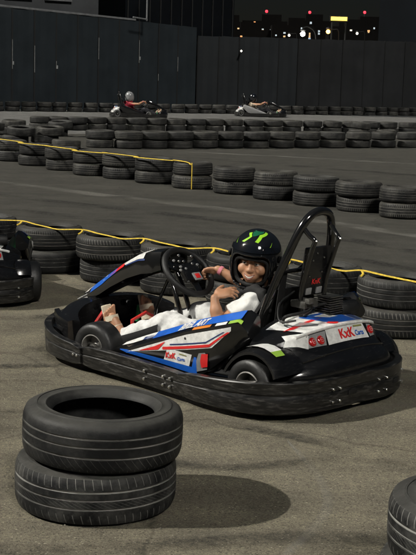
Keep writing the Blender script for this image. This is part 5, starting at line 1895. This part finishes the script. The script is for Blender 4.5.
    for i in range(13):
        t = i / 12
        c = k_ * (1 - t) + a_ * t + V(0, 0, -.004 * math.sin(math.pi * t))
        r = .0755 - .009 * t
        rows.append([Vector(c + V(0, r * math.cos(a), r * math.sin(a))) for a in (R(-22), R(-10), R(2), R(14))])
    sp_.loft(rows, closed_sec=False, caps=False)
    part('side_stripe', sp_, M['shirt_black'], trs)
    # sandals
    for s, a_ in ((1, 'la'), (-1, 'ra')):
        A = J[a_]
        sd = Solid()
        heel = A + V(.040, 0, -.048)
        toe = A + V(.113, .014 * s, .150)
        d = (toe - heel) / np.linalg.norm(toe - heel)
        e = np.cross(d, V(0, 1, 0))
        e = e / np.linalg.norm(e)
        if e[0] < 0:
            e = -e
        side = np.cross(d, e)
        rot = np.stack([d, side, e], 1)
        sd.box((heel + toe) / 2 + e * .004, (np.linalg.norm(toe - heel) / 2 + .018, .036, .0075), rot, .008, 0.01)
        so = part('sandal', sd.mesh('sandal', M['sandal'], 0.004, None, 1), None, root)
        for t, rr, wd in ((0.20, .037, .026), (0.46, .038, .026), (0.72, .038, .028)):
            c = heel + d * t * np.linalg.norm(toe - heel) - e * .012
            secs = []
            for k in range(15):
                a = math.pi * k / 14
                p = c + side * rr * math.cos(a) * 1.04 - e * (.066 if t < .3 else .060 if t < .6 else .046) * math.sin(a) + e * .012
                out = side * math.cos(a) - e * math.sin(a)
                secs.append([Vector(p + d * wd * .5), Vector(p + d * wd * .5 + out * .004), Vector(p - d * wd * .5 + out * .004), Vector(p - d * wd * .5)])
            part('strap', MB().loft(secs), M['sandal'], so)
    # wrist band
    w0, w1 = J['rw'] * .86 + J['re'] * .14, J['rw'] * .96 + J['re'] * .04
    part('wrist_band', MB().tube([w0, w0 * .5 + w1 * .5, w1], [.0245, .0250, .0235], 18), M['pink'], root)
    # ---- helmet
    def hp(x, y, z):
        return HC + Hr @ V(x, y, z)
    Hs = Solid()
    Hs.ell(hp(-.010, 0, .020), (.142, .125, .130), Hr, 0.05)
    Hs.ell(hp(.008, 0, -.062), (.130, .113, .098), Hr, 0.06)
    Hs.box(hp(-.11, 0, .03), (.018, .055, .018), Hr @ rot_np(0, R(20)), .015, 0.03)
    outer = Solid()
    outer.pr = list(Hs.pr)
    Hs.ell(hp(-.012, 0, -.020), (.112, .096, .125), Hr, 0.008, -1)
    Hs.ell(hp(0, 0, -.15), (.105, .088, .06), Hr, 0.008, -1)
    Hs.box(hp(.135, 0, -.037), (.095, .094, .080), Hr, .036, 0.006, -1)
    helm = part('helmet', Hs.mesh('helmet', M['helmet'], 0.0036, None, 2), None, root)
    def on_helmet(az, el, off=0.0):
        d = Hr @ V(math.cos(el) * math.cos(az), math.cos(el) * math.sin(az), math.sin(el))
        lo, hi = 0.03, 0.24
        for _ in range(24):
            m_ = (lo + hi) / 2
            if outer.value((HC + d * m_)[None])[0] < 0:
                lo = m_
            else:
                hi = m_
        return Vector(HC + d * (lo + off))
    vz = MB()
    for row in (0,):
        secs = []
        for k in range(29):
            az = R(-84 + 168 * k / 28)
            taper = 1 - 0.55 * (abs(-84 + 168 * k / 28) / 84) ** 3
            lo_, hi_ = R(26), R(26 + 14 * taper)
            secs.append([on_helmet(az, lo_ + (hi_ - lo_) * j / 5, .0075) for j in range(6)] + [on_helmet(az, lo_ + (hi_ - lo_) * j / 5, .0045) for j in (5, 4, 3, 2, 1, 0)])
        vz.loft(secs)
    part('visor', vz, M['visor'], helm)
    for s in (1, -1):
        c = on_helmet(R(82 * s), R(10), 0.008)
        q = Vector(Hr @ V(.1, s, .15)).to_track_quat('Z', 'Y').to_matrix()
        part('visor_pivot', MB().lathe([(.0005, .006), (.014, .005), (.018, .0), (.018, -.006)], 20, 'Z', c, q), M['pad'], helm)
    for s in (1, -1):
        vents = MB()
        for k in range(3):
            p = on_helmet(R((22 + 9 * k) * s), R(-42), .001)
            vents.box(p, (.009, .009, .009), Matrix.Rotation(0.4 * k, 3, 'Z'), .002)
        part('chin_vent', vents, M['pad'], helm)
    def stripe(polys, m):
        part('stripe', poly_mesh([[(R(a), R(b2)) for a, b2 in p] for p in polys], lambda u, v: on_helmet(u, v, .0016), 0.12), M[m], helm)
    stripe([[(30, 33), (44, 35), (66, 50), (54, 40)]], 'lime')
    stripe([[(-30, 33), (-44, 35), (-66, 50), (-54, 40)]], 'lime')
    stripe([[(-34, 46), (-24, 46), (-8, 62), (-26, 74), (-40, 70), (-18, 61)]], 'lime')
    stripe([[(8, 50), (18, 48), (34, 62), (82, 70), (84, 76), (24, 68)]], 'lime')
    stripe([[(-4, 62), (26, 70), (80, 78), (-30, 84), (-20, 74)]], 'dk_green')
    # grey lettering on the brow of the helmet
    part('brow_mark', text_mesh('GT', 0.20, lambda u, v: on_helmet(R(14) - u * 0.9 + .0, R(36) + v * 0.55, .0018), 0.004, 0.25, 'CENTER', 1.2), M['grey_decal'], helm)
    part('padding', MB().tube(catmull([on_helmet(R(a), R(e_), -.026) for a, e_ in ((44, 8), (0, 15), (-44, 8), (-50, -22), (-40, -44), (0, -50), (40, -44), (50, -22))], 5, True), .010, 8, closed=True), M['pad'], helm)
    return root

driver = make_driver('child in black helmet with lime stripes, white shirt, smiling over the steering wheel')
def seat_driver(p, k):
    p.location = k.location
    p.rotation_euler = k.rotation_euler
seat_driver(driver, kart)

def dress(p, mapping):
    def walk(o):
        for c in [x for x in bpy.data.objects if x.parent == o]:
            if c.type == 'MESH' and c.name.split('.')[0] in mapping:
                c.material_slots[0].link = 'OBJECT'
                c.material_slots[0].material = M[mapping[c.name.split('.')[0]]]
            walk(c)
    walk(p)
for k, lab, mp in ((K3, 'person in red shirt and pale helmet driving the far kart at left', {'shirt': 'red_shirt', 'helmet': 'white_helmet', 'trousers': 'dark_trousers', 'neck_guard': 'red_shirt', 'shoulder_strap': 'red_shirt'}),
                   (K4, 'person in pale shirt and dark helmet driving the dim far kart', {'shirt': 'pale_shirt', 'trousers': 'dark_trousers'})):
    d2 = copy_tree(driver)
    d2['label'] = lab
    seat_driver(d2, k)
    d2.scale = (1.2, 1.2, 1.2)
    d2.location = k.location + k.rotation_euler.to_matrix() @ Vector((-0.10, 0, -0.04))
    dress(d2, mp)
